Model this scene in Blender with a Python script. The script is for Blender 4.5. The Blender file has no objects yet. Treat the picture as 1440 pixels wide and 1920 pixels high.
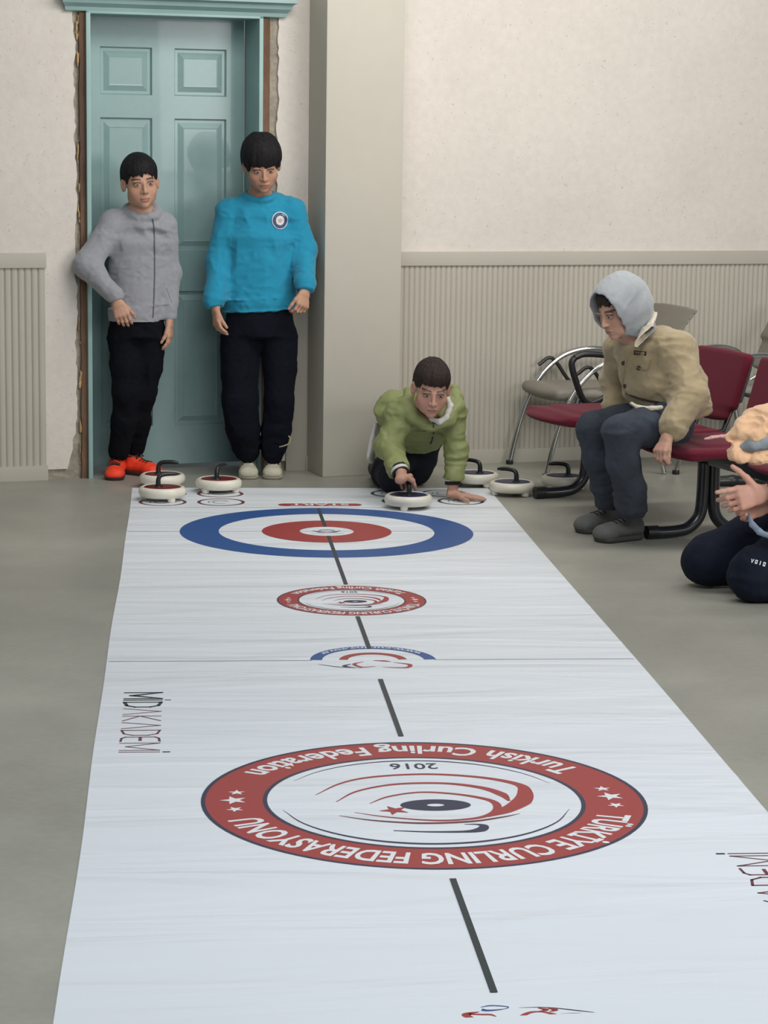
import bpy, bmesh, math, random
import numpy as np
from mathutils import Vector, Matrix
from mathutils.bvhtree import BVHTree
random.seed(4); RNG = np.random.default_rng(7)
SC = bpy.context.scene
COL = SC.collection
# ------------------------------------------------------------------ camera
CR = np.array([0.99603, -0.0860, 0.0143]); CP = (0.1601, 0.0143, 0.0880); FPX = 4298.44
def cam_axes():
    pit, roll, yaw = CP
    fw = np.array([math.sin(yaw)*math.cos(pit), math.cos(yaw)*math.cos(pit), -math.sin(pit)])
    rt = np.array([math.cos(yaw), -math.sin(yaw), 0.]); up = np.cross(rt, fw)
    return rt*math.cos(roll)+up*math.sin(roll), -rt*math.sin(roll)+up*math.cos(roll), fw
CX, CY, CF = cam_axes(); EYE = np.array([0, 0, 1.5])
cd = bpy.data.cameras.new('camera'); cam = bpy.data.objects.new('camera', cd); COL.objects.link(cam)
cd.sensor_fit = 'VERTICAL'; cd.sensor_height = 24; cd.lens = 24*FPX/1920; cd.clip_start = .05
cam.matrix_world = Matrix([[CX[i], CY[i], -CF[i], EYE[i]] for i in range(3)]+[[0, 0, 0, 1]])
SC.camera = cam
# ------------------------------------------------------------------ light
w = bpy.data.worlds.new('world'); SC.world = w; w.use_nodes = True
w.node_tree.nodes['Background'].inputs[0].default_value = (.86, .93, 1., 1)
w.node_tree.nodes['Background'].inputs[1].default_value = .14
def area(name, loc, to, sx, sy, power, color):
    l = bpy.data.lights.new(name, 'AREA'); l.shape = 'RECTANGLE'; l.size = sx; l.size_y = sy
    l.energy = power; l.color = color
    o = bpy.data.objects.new(name, l); COL.objects.link(o); o.location = loc
    o.rotation_euler = (Vector(to)-Vector(loc)).to_track_quat('-Z', 'Y').to_euler(); return o
area('window_light', (4.6, 4.8, 2.0), (0.2, 10.2, 1.2), 2.4, 1.5, 88, (1., .97, .94))
area('ceiling_light', (1.8, 8.45, 3.15), (1.6, 9.9, 1.2), 3.4, .9, 62, (1., .965, .92))
area('near_mat_fill', (0.8, 3.6, 3.4), (0.7, 5.2, 0.0), 2.6, 2.0, 82, (.93, .97, 1.))  # unseen fill lamp added to brighten the near part of the mat
SC.view_settings.view_transform = 'Standard'; SC.view_settings.look = 'None'
SC.view_settings.gamma = 1; SC.view_settings.use_curve_mapping = False
SC.view_settings.exposure = 0.32
# ------------------------------------------------------------------ helpers
WA = 0.2705
AX = np.array([math.cos(WA), math.sin(WA), 0]); NX = np.array([-math.sin(WA), math.cos(WA), 0])
def W(s, d, z=0.): return AX*s+NX*d+np.array([0, 0, z])     # wall frame: s along the back wall, d away from the camera
def P(u, v, y):                                              # point seen at (u, v) at distance y down the hall
    d = CF*FPX+CX*(u-720)+CY*(960-v); return EYE+d*(y/d[1])
def V3(*a): return np.array(a, float)
def nrm(v): v = np.asarray(v, float); return v/np.linalg.norm(v)
def lin(c): return tuple((x/12.92 if x <= .04045 else ((x+.055)/1.055)**2.4) for x in [q/255 for q in c])
def mat(name, rgb, rough=.7, metal=0., noise=None, bump=None, attr=None, coat=0., spec=.5, sheen=0., speck=None, stretch=(1, 1, 1), linear=False, alpha=None):
    m = bpy.data.materials.new(name); m.use_nodes = True; nt = m.node_tree; b = nt.nodes['Principled BSDF']
    c = (tuple(rgb) if linear else lin(rgb))+(1,)
    b.inputs['Base Color'].default_value = c; b.inputs['Roughness'].default_value = rough
    b.inputs['Metallic'].default_value = metal; b.inputs['Coat Weight'].default_value = coat
    b.inputs['Specular IOR Level'].default_value = spec; b.inputs['Sheen Weight'].default_value = sheen
    src = None
    tc = nt.nodes.new('ShaderNodeTexCoord'); mp = nt.nodes.new('ShaderNodeMapping'); nt.links.new(tc.outputs['Object'], mp.inputs[0])
    mp.inputs['Scale'].default_value = stretch
    if attr:
        a = nt.nodes.new('ShaderNodeAttribute'); a.attribute_name = attr; src = a.outputs['Color']
    def mul(src, scale, lo, hi, detail=4, col=None):
        n = nt.nodes.new('ShaderNodeTexNoise'); n.inputs['Scale'].default_value = scale; n.inputs['Detail'].default_value = detail
        nt.links.new(mp.outputs[0], n.inputs['Vector'])
        r = nt.nodes.new('ShaderNodeMapRange'); r.inputs[1].default_value = .3; r.inputs[2].default_value = .7
        r.inputs[3].default_value = lo; r.inputs[4].default_value = hi; nt.links.new(n.outputs['Fac'], r.inputs[0])
        x = nt.nodes.new('ShaderNodeMix'); x.data_type = 'RGBA'; x.blend_type = 'MULTIPLY'; x.inputs[0].default_value = 1
        if src is None: x.inputs[6].default_value = c
        else: nt.links.new(src, x.inputs[6])
        nt.links.new(r.outputs[0], x.inputs[7]); return x.outputs[2]
    if noise:
        for (sc, lo, hi) in noise: src = mul(src, sc, lo, hi)
    if speck:
        sc, th, dark = speck
        n = nt.nodes.new('ShaderNodeTexNoise'); n.inputs['Scale'].default_value = sc; n.inputs['Detail'].default_value = 2
        nt.links.new(mp.outputs[0], n.inputs['Vector'])
        r = nt.nodes.new('ShaderNodeMapRange'); r.inputs[1].default_value = th; r.inputs[2].default_value = th+.06
        r.inputs[3].default_value = 1; r.inputs[4].default_value = dark; nt.links.new(n.outputs['Fac'], r.inputs[0])
        x = nt.nodes.new('ShaderNodeMix'); x.data_type = 'RGBA'; x.blend_type = 'MULTIPLY'; x.inputs[0].default_value = 1
        if src is None: x.inputs[6].default_value = c
        else: nt.links.new(src, x.inputs[6])
        nt.links.new(r.outputs[0], x.inputs[7]); src = x.outputs[2]
    if src is not None: nt.links.new(src, b.inputs['Base Color'])
    if bump:
        prev = None
        for (sc, st, dist) in bump:
            n = nt.nodes.new('ShaderNodeTexNoise'); n.inputs['Scale'].default_value = sc; n.inputs['Detail'].default_value = 3
            nt.links.new(mp.outputs[0], n.inputs['Vector'])
            bp = nt.nodes.new('ShaderNodeBump'); bp.inputs['Strength'].default_value = st; bp.inputs['Distance'].default_value = dist
            nt.links.new(n.outputs['Fac'], bp.inputs['Height'])
            if prev: nt.links.new(prev, bp.inputs['Normal'])
            prev = bp.outputs[0]
        nt.links.new(prev, b.inputs['Normal'])
    return m
def link(name, me, m=None, parent=None, smooth=False):
    o = bpy.data.objects.new(name, me); COL.objects.link(o)
    if m:
        for x in (m if isinstance(m, (list, tuple)) else [m]): me.materials.append(x)
    if parent: o.parent = parent; o.matrix_parent_inverse = Matrix.Translation(-parent.location) if parent.type == 'EMPTY' else Matrix()
    if parent and parent.type != 'EMPTY': o.matrix_parent_inverse = parent.matrix_world.inverted() if False else Matrix()
    if smooth: me.polygons.foreach_set('use_smooth', [True]*len(me.polygons))
    return o
def tag(o, label=None, cat=None, group=None, kind=None):
    for k, v in (('label', label), ('category', cat), ('group', group), ('kind', kind)):
        if v: o[k] = v
    return o
def empty(name, loc, label, cat, group=None):
    o = bpy.data.objects.new(name, None); COL.objects.link(o); o.location = Vector(loc); o.empty_display_size = .1
    return tag(o, label, cat, group)
class MB:
    """collects simple solids and links them as one mesh"""
    def __init__(s): s.v = []; s.f = []
    def add(s, vs, fs):
        k = len(s.v); s.v += [tuple(map(float, v)) for v in vs]; s.f += [tuple(i+k for i in f) for f in fs]; return s
    def box(s, lo, hi, fr=None):
        vs = [(x, y, z) for x in (lo[0], hi[0]) for y in (lo[1], hi[1]) for z in (lo[2], hi[2])]
        if fr: vs = [fr(*v) for v in vs]
        return s.add(vs, [(0, 1, 3, 2), (4, 6, 7, 5), (0, 4, 5, 1), (2, 3, 7, 6), (0, 2, 6, 4), (1, 5, 7, 3)])
    def tube(s, pts, r, n=12, sx=1., caps=True, up=None):
        pts = [np.array(p, float) for p in pts]; rs = r if hasattr(r, '__len__') else [r]*len(pts); rings = []
        t0 = nrm(pts[1]-pts[0]); u = np.cross(t0, up if up is not None else ([0, 0, 1] if abs(t0[2]) < .9 else [1, 0, 0])); u = nrm(u)
        for i, p in enumerate(pts):
            t = nrm(pts[min(i+1, len(pts)-1)]-pts[max(i-1, 0)]); u = nrm(u-t*(u@t)); v = np.cross(t, u)
            rings.append([p+(u*math.cos(2*math.pi*k/n)*sx+v*math.sin(2*math.pi*k/n))*rs[i] for k in range(n)])
        vs = [q for rg in rings for q in rg]; fs = []
        for i in range(len(pts)-1):
            for k in range(n): fs.append((i*n+k, i*n+(k+1) % n, (i+1)*n+(k+1) % n, (i+1)*n+k))
        if caps: fs += [tuple(range(n))[::-1], tuple((len(pts)-1)*n+k for k in range(n))]
        return s.add(vs, fs)
    def lathe(s, prof, c=(0, 0, 0), n=48):
        vs = [(c[0]+r*math.cos(2*math.pi*k/n), c[1]+r*math.sin(2*math.pi*k/n), c[2]+z) for r, z in prof for k in range(n)]
        fs = [(i*n+k, i*n+(k+1) % n, (i+1)*n+(k+1) % n, (i+1)*n+k) for i in range(len(prof)-1) for k in range(n)]
        fs += [tuple(range(n))[::-1], tuple((len(prof)-1)*n+k for k in range(n))]
        return s.add(vs, fs)
    def build(s, name, m, parent=None, smooth=False, bevel=0., seg=2, sub=0):
        me = bpy.data.meshes.new(name); me.from_pydata(s.v, [], s.f); me.validate()
        bm = bmesh.new(); bm.from_mesh(me); bmesh.ops.recalc_face_normals(bm, faces=bm.faces)
        if bevel: bmesh.ops.bevel(bm, geom=list(bm.edges), offset=bevel, segments=seg, profile=.7, affect='EDGES', clamp_overlap=True)
        bm.to_mesh(me); bm.free()
        o = link(name, me, m, parent, smooth)
        if sub: md = o.modifiers.new('sub', 'SUBSURF'); md.levels = sub; md.render_levels = sub
        if smooth or bevel:
            me.polygons.foreach_set('use_smooth', [True]*len(me.polygons))
            try: me.set_sharp_from_angle(angle=math.radians(40))
            except Exception: pass
        return o
def spline(ps, n=8):
    ps = [np.array(p, float) for p in ps]; q = [2*ps[0]-ps[1]]+ps+[2*ps[-1]-ps[-2]]; out = []
    for i in range(1, len(q)-2):
        for k in range(n):
            t = k/n; a, b, c, d = q[i-1:i+3]
            out.append(.5*((2*b)+(c-a)*t+(2*a-5*b+4*c-d)*t*t+(3*b-a-3*c+d)*t**3))
    return out+[ps[-1]]
# ------------------------------------------------------------------ signed distance volumes -> meshes
f4 = np.float32
def ax(lo, hi, h, fine=()):
    x = [lo]
    while x[-1] < hi:
        st = h
        for a, b, g in fine:
            if a-h < x[-1] < b: st = min(st, g)
        x.append(x[-1]+st)
    return np.array(x, f4)
TAB = RNG.random((24, 24, 24)).astype(f4)
def vnoise(x, y, z):
    out = 0
    xi = np.floor(x).astype(np.int32); yi = np.floor(y).astype(np.int32); zi = np.floor(z).astype(np.int32)
    fx = x-xi; fy = y-yi; fz = z-zi
    fx = fx*fx*(3-2*fx); fy = fy*fy*(3-2*fy); fz = fz*fz*(3-2*fz)
    for a in (0, 1):
        for b in (0, 1):
            for c in (0, 1):
                out = out+TAB[(xi+a) % 24, (yi+b) % 24, (zi+c) % 24]*((fx if a else 1-fx)*(fy if b else 1-fy)*(fz if c else 1-fz))
    return out*2-1
class Vol:
    def __init__(s, lo, hi, h=.005, fine=None):
        fine = fine or ((), (), ())
        s.a = [ax(lo[i], hi[i], h, fine[i]) for i in range(3)]; s.F = np.full([len(q) for q in s.a], .5, f4)
    def reg(s, lo, hi):
        sl = []
        for i in range(3):
            a = int(np.searchsorted(s.a[i], lo[i])); b = int(np.searchsorted(s.a[i], hi[i]))
            if b <= a: return None
            sl.append(slice(a, b))
        X, Y, Z = s.a[0][sl[0]][:, None, None], s.a[1][sl[1]][None, :, None], s.a[2][sl[2]][None, None, :]
        return tuple(sl), X, Y, Z
    def op(s, fn, lo, hi, k=.01, mode='add'):
        m = k+.012
        r = s.reg([q-m for q in lo], [q+m for q in hi])
        if r is None: return
        sl, X, Y, Z = r; d = fn(X, Y, Z).astype(f4); F = s.F[sl]
        if mode == 'add':
            h = np.maximum(k-np.abs(F-d), 0)/max(k, 1e-6); s.F[sl] = np.minimum(F, d)-h*h*k*.25
        elif mode == 'sub':
            d = -d; h = np.maximum(k-np.abs(F-d), 0)/max(k, 1e-6); s.F[sl] = np.maximum(F, d)+h*h*k*.25
        elif mode == 'and': s.F[sl] = np.maximum(F, d)
    def cone(s, a, b, ra, rb=None, k=.01, mode='add'):
        rb = ra if rb is None else rb; a = np.array(a, float); b = np.array(b, float); ab = b-a; L2 = ab@ab+1e-12
        def fn(X, Y, Z):
            x, y, z = X-f4(a[0]), Y-f4(a[1]), Z-f4(a[2]); t = np.clip((x*f4(ab[0])+y*f4(ab[1])+z*f4(ab[2]))/f4(L2), 0, 1)
            return np.sqrt((x-t*f4(ab[0]))**2+(y-t*f4(ab[1]))**2+(z-t*f4(ab[2]))**2)-(f4(ra)+f4(rb-ra)*t)
        r = max(ra, rb); s.op(fn, np.minimum(a, b)-r, np.maximum(a, b)+r, k, mode); return s
    def chain(s, pts, rs, k=.01):
        for i in range(len(pts)-1): s.cone(pts[i], pts[i+1], rs[i], rs[i+1], k)
        return s
    def econe(s, a, b, side, r1, r2, k=.015, cap=.6, mode='add'):
        a = np.array(a, float); b = np.array(b, float); ab = b-a; L = np.linalg.norm(ab); w = ab/L
        u = np.array(side, float); u = nrm(u-w*(u@w)); v = np.cross(w, u)
        def fn(X, Y, Z):
            x, y, z = X-f4(a[0]), Y-f4(a[1]), Z-f4(a[2])
            h = x*f4(w[0])+y*f4(w[1])+z*f4(w[2]); t = np.clip(h/f4(L), 0, 1)
            qu = x*f4(u[0])+y*f4(u[1])+z*f4(u[2]); qv = x*f4(v[0])+y*f4(v[1])+z*f4(v[2]); e = h-t*f4(L)
            rx = f4(r1[0])+f4(r2[0]-r1[0])*t; ry = f4(r1[1])+f4(r2[1]-r1[1])*t; m = np.minimum(rx, ry)
            g = np.sqrt((qu/rx)**2+(qv/ry)**2+(e/(m*cap))**2)
            g2 = np.sqrt((qu/rx**2)**2+(qv/ry**2)**2+(e/(m*cap)**2)**2)+1e-6
            return g*(g-1)/g2
        r = max(*r1, *r2); s.op(fn, np.minimum(a, b)-r, np.maximum(a, b)+r, k, mode); return s
    def ell(s, c, r, R=None, k=.01, mode='add', sc=1.):
        c = np.array(c, float); R = np.eye(3) if R is None else R; r = [q*sc for q in r]
        def fn(X, Y, Z):
            x, y, z = X-f4(c[0]), Y-f4(c[1]), Z-f4(c[2]); q = [(x*f4(R[0, i])+y*f4(R[1, i])+z*f4(R[2, i])) for i in range(3)]
            g = np.sqrt(sum((q[i]/f4(r[i]))**2 for i in range(3))); g2 = np.sqrt(sum((q[i]/f4(r[i]**2))**2 for i in range(3)))+1e-6
            return g*(g-1)/g2
        m = max(r); s.op(fn, c-m, c+m, k, mode); return s
    def box(s, c, hf, R=None, rnd=.01, k=.005, mode='add'):
        c = np.array(c, float); R = np.eye(3) if R is None else R
        def fn(X, Y, Z):
            x, y, z = X-f4(c[0]), Y-f4(c[1]), Z-f4(c[2]); q = [np.abs(x*f4(R[0, i])+y*f4(R[1, i])+z*f4(R[2, i]))-f4(hf[i]-rnd) for i in range(3)]
            o = np.sqrt(sum(np.maximum(t, 0)**2 for t in q)); return o+np.minimum(np.maximum(np.maximum(q[0], q[1]), q[2]), 0)-f4(rnd)
        m = float(np.linalg.norm(hf)); s.op(fn, c-m, c+m, k, mode); return s
    def cut(s, p, n, rad=.1):
        p = np.array(p, float); n = nrm(n)
        def fn(X, Y, Z):
            d = (X-f4(p[0]))*f4(n[0])+(Y-f4(p[1]))*f4(n[1])+(Z-f4(p[2]))*f4(n[2])
            out = np.sqrt((X-f4(p[0]))**2+(Y-f4(p[1]))**2+(Z-f4(p[2]))**2) > rad
            return np.where(out, f4(-9), d)
        s.op(fn, p-rad, p+rad, 0, 'and'); return s
    def folds(s, amp, scale, stretch=(1, 1, 1), R=None, seed=0., ridge=True, zr=None):
        X, Y, Z = s.a[0][:, None, None], s.a[1][None, :, None], s.a[2][None, None, :]
        msk = np.abs(s.F) < .03
        if zr: msk = msk & ((Z+0*X+0*Y) > zr[0]) & ((Z+0*X+0*Y) < zr[1])
        i, j, l = np.nonzero(msk)
        p = np.stack([s.a[0][i], s.a[1][j], s.a[2][l]], -1)
        if R is not None: p = p@np.asarray(R, f4)
        p = p*np.array(stretch, f4)*f4(scale)+f4(seed*3.7)
        wv = vnoise(p[:, 0]*.6+5, p[:, 1]*.6, p[:, 2]*.6)*.8
        n = vnoise(p[:, 0]+wv, p[:, 1]+wv, p[:, 2]+wv)
        if ridge: n = (1-2*np.abs(n))
        if zr: n = n*np.clip(np.minimum(s.a[2][l]-zr[0], zr[1]-s.a[2][l])/.04, 0, 1)
        s.F[i, j, l] -= f4(amp)*n.astype(f4); return s
    def mesh(s, name, smooth_it=0):
        F = s.F; A = s.a; I = F < 0
        pad = np.zeros_like(I)
        n = [len(q) for q in A]; cn = tuple(q-1 for q in n)
        S = np.zeros(cn+(3,), f4) if np.prod(cn) < 3e7 else None
        cells = {}
        any_in = np.zeros(cn, bool); all_in = np.ones(cn, bool)
        for a in (0, 1):
            for b in (0, 1):
                for c in (0, 1):
                    q = I[a:a+cn[0], b:b+cn[1], c:c+cn[2]]; any_in |= q; all_in &= q
        act = any_in & ~all_in; idx = np.full(cn, -1, np.int32); ci = np.nonzero(act); N = len(ci[0]); idx[ci] = np.arange(N)
        acc = np.zeros((N, 3), np.float64); cnt = np.zeros(N)
        off = [(a, b, c) for a in (0, 1) for b in (0, 1) for c in (0, 1)]
        Fc = {o: F[ci[0]+o[0], ci[1]+o[1], ci[2]+o[2]] for o in off}
        for o in off:
            for d in range(3):
                if o[d]: continue
                o2 = list(o); o2[d] = 1; o2 = tuple(o2); fa, fb = Fc[o], Fc[o2]; m = (fa < 0) != (fb < 0)
                t = np.where(m, fa/np.where(m, fa-fb, 1), 0)
                for e in range(3):
                    base = A[e][ci[e]+o[e]]; nx = A[e][ci[e]+o2[e]]
                    acc[:, e] += np.where(m, base+(nx-base)*t, 0)
                cnt += m
        vs = acc/np.maximum(cnt, 1)[:, None]; fs = []
        for d in range(3):
            u, v = [(1, 2), (2, 0), (0, 1)][d]
            sa = [slice(None)]*3; sb = [slice(None)]*3; sa[d] = slice(0, n[d]-1); sb[d] = slice(1, n[d])
            Ia, Ib = I[tuple(sa)], I[tuple(sb)]; e = np.array(np.nonzero(Ia != Ib)).T
            ok = (e[:, u] > 0) & (e[:, v] > 0) & (e[:, u] < n[u]-1) & (e[:, v] < n[v]-1); e = e[ok]
            if not len(e): continue
            q = []
            for (du, dv) in ((1, 1), (0, 1), (0, 0), (1, 0)):
                c = e.copy(); c[:, u] -= du; c[:, v] -= dv; q.append(idx[c[:, 0], c[:, 1], c[:, 2]])
            q = np.stack(q, -1); ins = Ia[e[:, 0], e[:, 1], e[:, 2]]; q[~ins] = q[~ins][:, ::-1]; fs.append(q)
        fs = np.concatenate(fs)
        for _ in range(smooth_it):
            sm = np.zeros_like(vs); c = np.zeros(len(vs))
            for a, b in ((0, 1), (1, 2), (2, 3), (3, 0)):
                np.add.at(sm, fs[:, a], vs[fs[:, b]]); np.add.at(sm, fs[:, b], vs[fs[:, a]]); np.add.at(c, fs[:, a], 1); np.add.at(c, fs[:, b], 1)
            vs = vs*.5+sm/np.maximum(c, 1)[:, None]*.5
        me = bpy.data.meshes.new(name); me.vertices.add(len(vs)); me.vertices.foreach_set('co', vs.astype(f4).ravel())
        me.loops.add(len(fs)*4); me.loops.foreach_set('vertex_index', fs.astype(np.int32).ravel())
        me.polygons.add(len(fs)); me.polygons.foreach_set('loop_start', np.arange(0, len(fs)*4, 4, dtype=np.int32))
        me.polygons.foreach_set('use_smooth', np.ones(len(fs), bool)); me.update(calc_edges=True)
        s.vs = vs; s.me = me; s.F = None; return me
    def obj(s, name, m, parent=None, sm=1):
        return link(name, s.mesh(name, sm), m, parent)
def paint(me, cols):
    a = me.color_attributes.new('col', 'FLOAT_COLOR', 'POINT')
    c = np.ones((len(cols), 4), f4); c[:, :3] = cols; a.data.foreach_set('color', c.ravel())
def frame(f, u=(0, 0, 1)):
    """columns: left, forward, up"""
    f = nrm(f); u = np.array(u, float); u = nrm(u-f*(u@f)); return np.stack([np.cross(u, f), f, u], 1)
def decal(ob, c, n, r, shape, name, m, parent, off=.0015, th=.0015):
    """small solid piece laid on a surface: shape = list of 2-D polygons (x along r, y up)"""
    n = nrm(n); r = nrm(np.array(r)-n*(np.array(r)@n)); u = np.cross(n, r)
    bvh = BVHTree.FromPolygons([v.co for v in ob.data.vertices], [p.vertices[:] for p in ob.data.polygons])
    mb = MB()
    for poly in shape:
        pts = []
        for x, y in poly:
            o = np.array(c)+r*x+u*y+n*.06; h = bvh.ray_cast(Vector(o), Vector(-n), .2)[0]
            pts.append((np.array(h) if h is not None else o-n*.06)+n*off)
        k = len(pts); mb.add(pts+[q+n*th for q in pts], [tuple(range(k))[::-1], tuple(range(k, 2*k))]+[(i, (i+1) % k, (i+1) % k+k, i+k) for i in range(k)])
    return mb.build(name, m, parent)
def disc(r, n=24, r0=0.):
    if not r0: return [p for k in range(4) for p in disc(r*(k+1)/4, n, max(r*k/4, r*.02))]
    q = []
    for i in range(n):
        a, b = 2*math.pi*i/n, 2*math.pi*(i+1)/n
        q.append([(r0*math.cos(a), r0*math.sin(a)), (r*math.cos(a), r*math.sin(a)), (r*math.cos(b), r*math.sin(b)), (r0*math.cos(b), r0*math.sin(b))])
    return q
# ------------------------------------------------------------------ setting
def struct(o): o['kind'] = 'structure'; return o
M_floor = mat('concrete_floor', (157, 156, 145), .42, noise=[(1.1, .84, 1.1), (5, .93, 1.05), (40, .96, 1.03)], bump=[(60, .12, .002)], spec=.35)
M_plaster = mat('speckled_plaster', (212, 205, 196), .85, noise=[(2.2, .96, 1.03), (30, .96, 1.03)], speck=(60, .66, .82), bump=[(55, .35, .004), (9, .2, .01)])
M_render = mat('grey_mortar', (158, 150, 136), .95, noise=[(12, .75, 1.15), (60, .85, 1.1)], bump=[(40, .8, .01)])
M_beige = mat('beige_paint', (184, 179, 166), .5, noise=[(1.5, .97, 1.02), (14, .985, 1.01)], bump=[(8, .04, .004)])
M_wains = mat('wainscot_laminate', (178, 173, 160), .5, noise=[(3, .96, 1.03)])
M_teal = mat('teal_door_paint', (138, 166, 165), .33, noise=[(2.5, .95, 1.04), (30, .97, 1.02)], bump=[(25, .06, .003)], coat=.15)
M_teal2 = mat('teal_frame_paint', (142, 172, 169), .4, noise=[(5, .93, 1.05)])
M_oldwood = mat('raw_brown_wood', (112, 84, 64), .8, noise=[(8, .55, 1.2), (50, .8, 1.1)], stretch=(1, 1, .25), bump=[(40, .5, .004)])
fl = MB(); fl.box((-6, -2, -.05), (8, 13, 0)); struct(fl.build('floor', M_floor))
D0 = 9.938
wl = MB()
wl.box((-2.5, D0+.012, 0), (2.32, D0+.22, 3.6), W); wl.box((3.10, D0+.012, 0), (7.5, D0+.22, 3.6), W); wl.box((2.32, D0+.012, 2.04), (3.10, D0+.22, 3.6), W)
struct(wl.build('wall_back', M_render))
# plaster coat with broken edges beside the door
def ragged(s0, amp, seed, zs):
    r = random.Random(seed); out = []; x = 0
    for z in zs:
        x = x*.6+r.uniform(-1, 1)*amp; out.append(s0+x)
    return out
def coat(sL, sR, zs, name):
    mb = MB(); n = len(zs); vs = []
    for a, b, z in zip(sL, sR, zs): vs += [W(a, D0, z), W(b, D0, z), W(a, D0+.012, z), W(b, D0+.012, z)]
    fs = []
    for i in range(n-1):
        k = 4*i; fs += [(k, k+4, k+5, k+1), (k, k+2, k+6, k+4), (k+1, k+5, k+7, k+3)]
    fs += [(0, 1, 3, 2), (4*n-4, 4*n-2, 4*n-1, 4*n-3)]
    mb.add(vs, fs); return mb
zs = list(np.linspace(.045, 2.04, 90)); eL = ragged(2.262, .006, 3, zs); eR = ragged(3.188, .005, 5, zs)
eL = [e-.05*max(0, 1-z/.22) for e, z in zip(eL, zs)]
mb = coat([-2.5]*90, eL, zs, 'l'); m2 = coat(eR, [7.5]*90, zs, 'r'); mb.add(m2.v, m2.f)
mb.box((-2.5, D0, 2.0401), (7.5, D0+.012, 3.6), W)
struct(mb.build('wall_plaster', M_plaster))
# door: frame, leaf with raised panels, crown
dr = struct(bpy.data.objects.new('door_1', None)); COL.objects.link(dr); dr.location = Vector(W(2.7, D0+.1, 0))
f = MB()
f.box((2.311, D0-.022, 0), (2.330, D0+.2, 2.045), W); f.box((3.094, D0-.022, 0), (3.112, D0+.2, 2.045), W); f.box((2.311, D0-.022, 2.03), (3.112, D0+.2, 2.05), W)
f.build('door_frame', M_teal2, dr, bevel=.002)
DL = D0+.2
def panel_door(s0, s1, z0, z1, panels):
    ss = sorted({s0, s1} | {q for p in panels for q in (p[0], p[1])}); zz = sorted({z0, z1} | {q for p in panels for q in (p[2], p[3])})
    mb = MB(); mb.box((s0, DL+.018, z0), (s1, DL+.04, z1), W)
    for i in range(len(ss)-1):
        for j in range(len(zz)-1):
            c = ((ss[i]+ss[i+1])/2, (zz[j]+zz[j+1])/2)
            if any(p[0] < c[0] < p[1] and p[2] < c[1] < p[3] for p in panels): continue
            mb.add([W(ss[i], DL, zz[j]), W(ss[i+1], DL, zz[j]), W(ss[i+1], DL, zz[j+1]), W(ss[i], DL, zz[j+1])], [(0, 1, 2, 3)])
    for a, b, c, d in panels:
        rings = []
        for ins, dep in ((0, 0), (.006, .014), (.018, .014), (.042, .003), (.046, .004)):
            rings += [W(a+ins, DL+dep, c+ins), W(b-ins, DL+dep, c+ins), W(b-ins, DL+dep, d-ins), W(a+ins, DL+dep, d-ins)]
        fs = []
        for k in range(4):
            for q in range(4): fs.append((4*k+q, 4*k+(q+1) % 4, 4*k+4+(q+1) % 4, 4*k+4+q))
        fs.append((16, 17, 18, 19)); mb.add(rings, fs)
    return mb
pn = [(2.424, 2.662, 1.69, 1.90), (2.765, 3.008, 1.69, 1.90), (2.424, 2.662, 1.0, 1.59), (2.765, 3.008, 1.0, 1.59), (2.424, 2.662, .2, .815), (2.765, 3.008, .2, .815)]
panel_door(2.334, 3.090, .022, 2.032, pn).build('door_leaf', M_teal, dr)
cr = MB(); prof = [(0, 2.036), (-.022, 2.040), (-.028, 2.056), (-.052, 2.072), (-.060, 2.090), (-.085, 2.098), (-.085, 2.112), (0, 2.116)]
vs = []
for e, (s_) in enumerate((2.232, 3.205)):
    for (dd, z) in prof: vs.append(W(s_+(dd*.55 if e == 0 else -dd*.55), D0+dd, z))
k = len(prof); cr.add(vs, [(i, (i+1) % k, (i+1) % k+k, i+k) for i in range(k)]+[tuple(range(k)), tuple(range(2*k-1, k-1, -1))])
cr.build('door_crown', M_teal2, dr)
# raw timber packing and loose mortar either side of the frame
def woodstrip(s0, s1, seed):
    mb = MB(); r = random.Random(seed); zz = np.linspace(0.0, 2.034, 60); v = []
    for z in zz:
        j = r.uniform(-.0022, .0022); g = r.uniform(-.0022, .0022); dd = r.uniform(0, .003)
        v += [W(s0+j, D0-.006+dd, z), W(s1+g*0, D0-.006+dd, z), W(s1, D0+.03, z), W(s0+j, D0+.03, z)]
    mb.add(v, [(4*i+q, 4*i+(q+1) % 4, 4*i+4+(q+1) % 4, 4*i+4+q) for i in range(59) for q in range(4)]+[(0, 3, 2, 1), (236, 237, 238, 239)]); return mb
struct(woodstrip(2.284, 2.3105, 1).build('trim_1', M_oldwood)); struct(woodstrip(3.1125, 3.148, 2).build('trim_2', M_oldwood))
M_foam = mat('yellowed_filler', (178, 150, 108), .9, noise=[(30, .7, 1.15)], bump=[(60, .7, .004)])
def beads(s0, seed, n, name):
    v = Vol(W(s0, D0-.03, 0)-V3(.04, .03, 0), W(s0, D0+.03, 2.05)+V3(.04, .03, 0), .004)
    r = random.Random(seed)
    for i in range(n):
        z = r.uniform(.03, 2.0); L = r.uniform(.008, .06); s_ = s0+r.uniform(-.005, .005)
        v.cone(W(s_, D0+.002, z), W(s_+r.uniform(-.004, .004), D0-.001, min(z+L, 2.02)), r.uniform(.002, .0045), r.uniform(.002, .004), .004)
    return struct(v.obj(name, M_foam))
beads(2.279, 11, 46, 'trim_3'); beads(3.152, 12, 26, 'trim_4')
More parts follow.
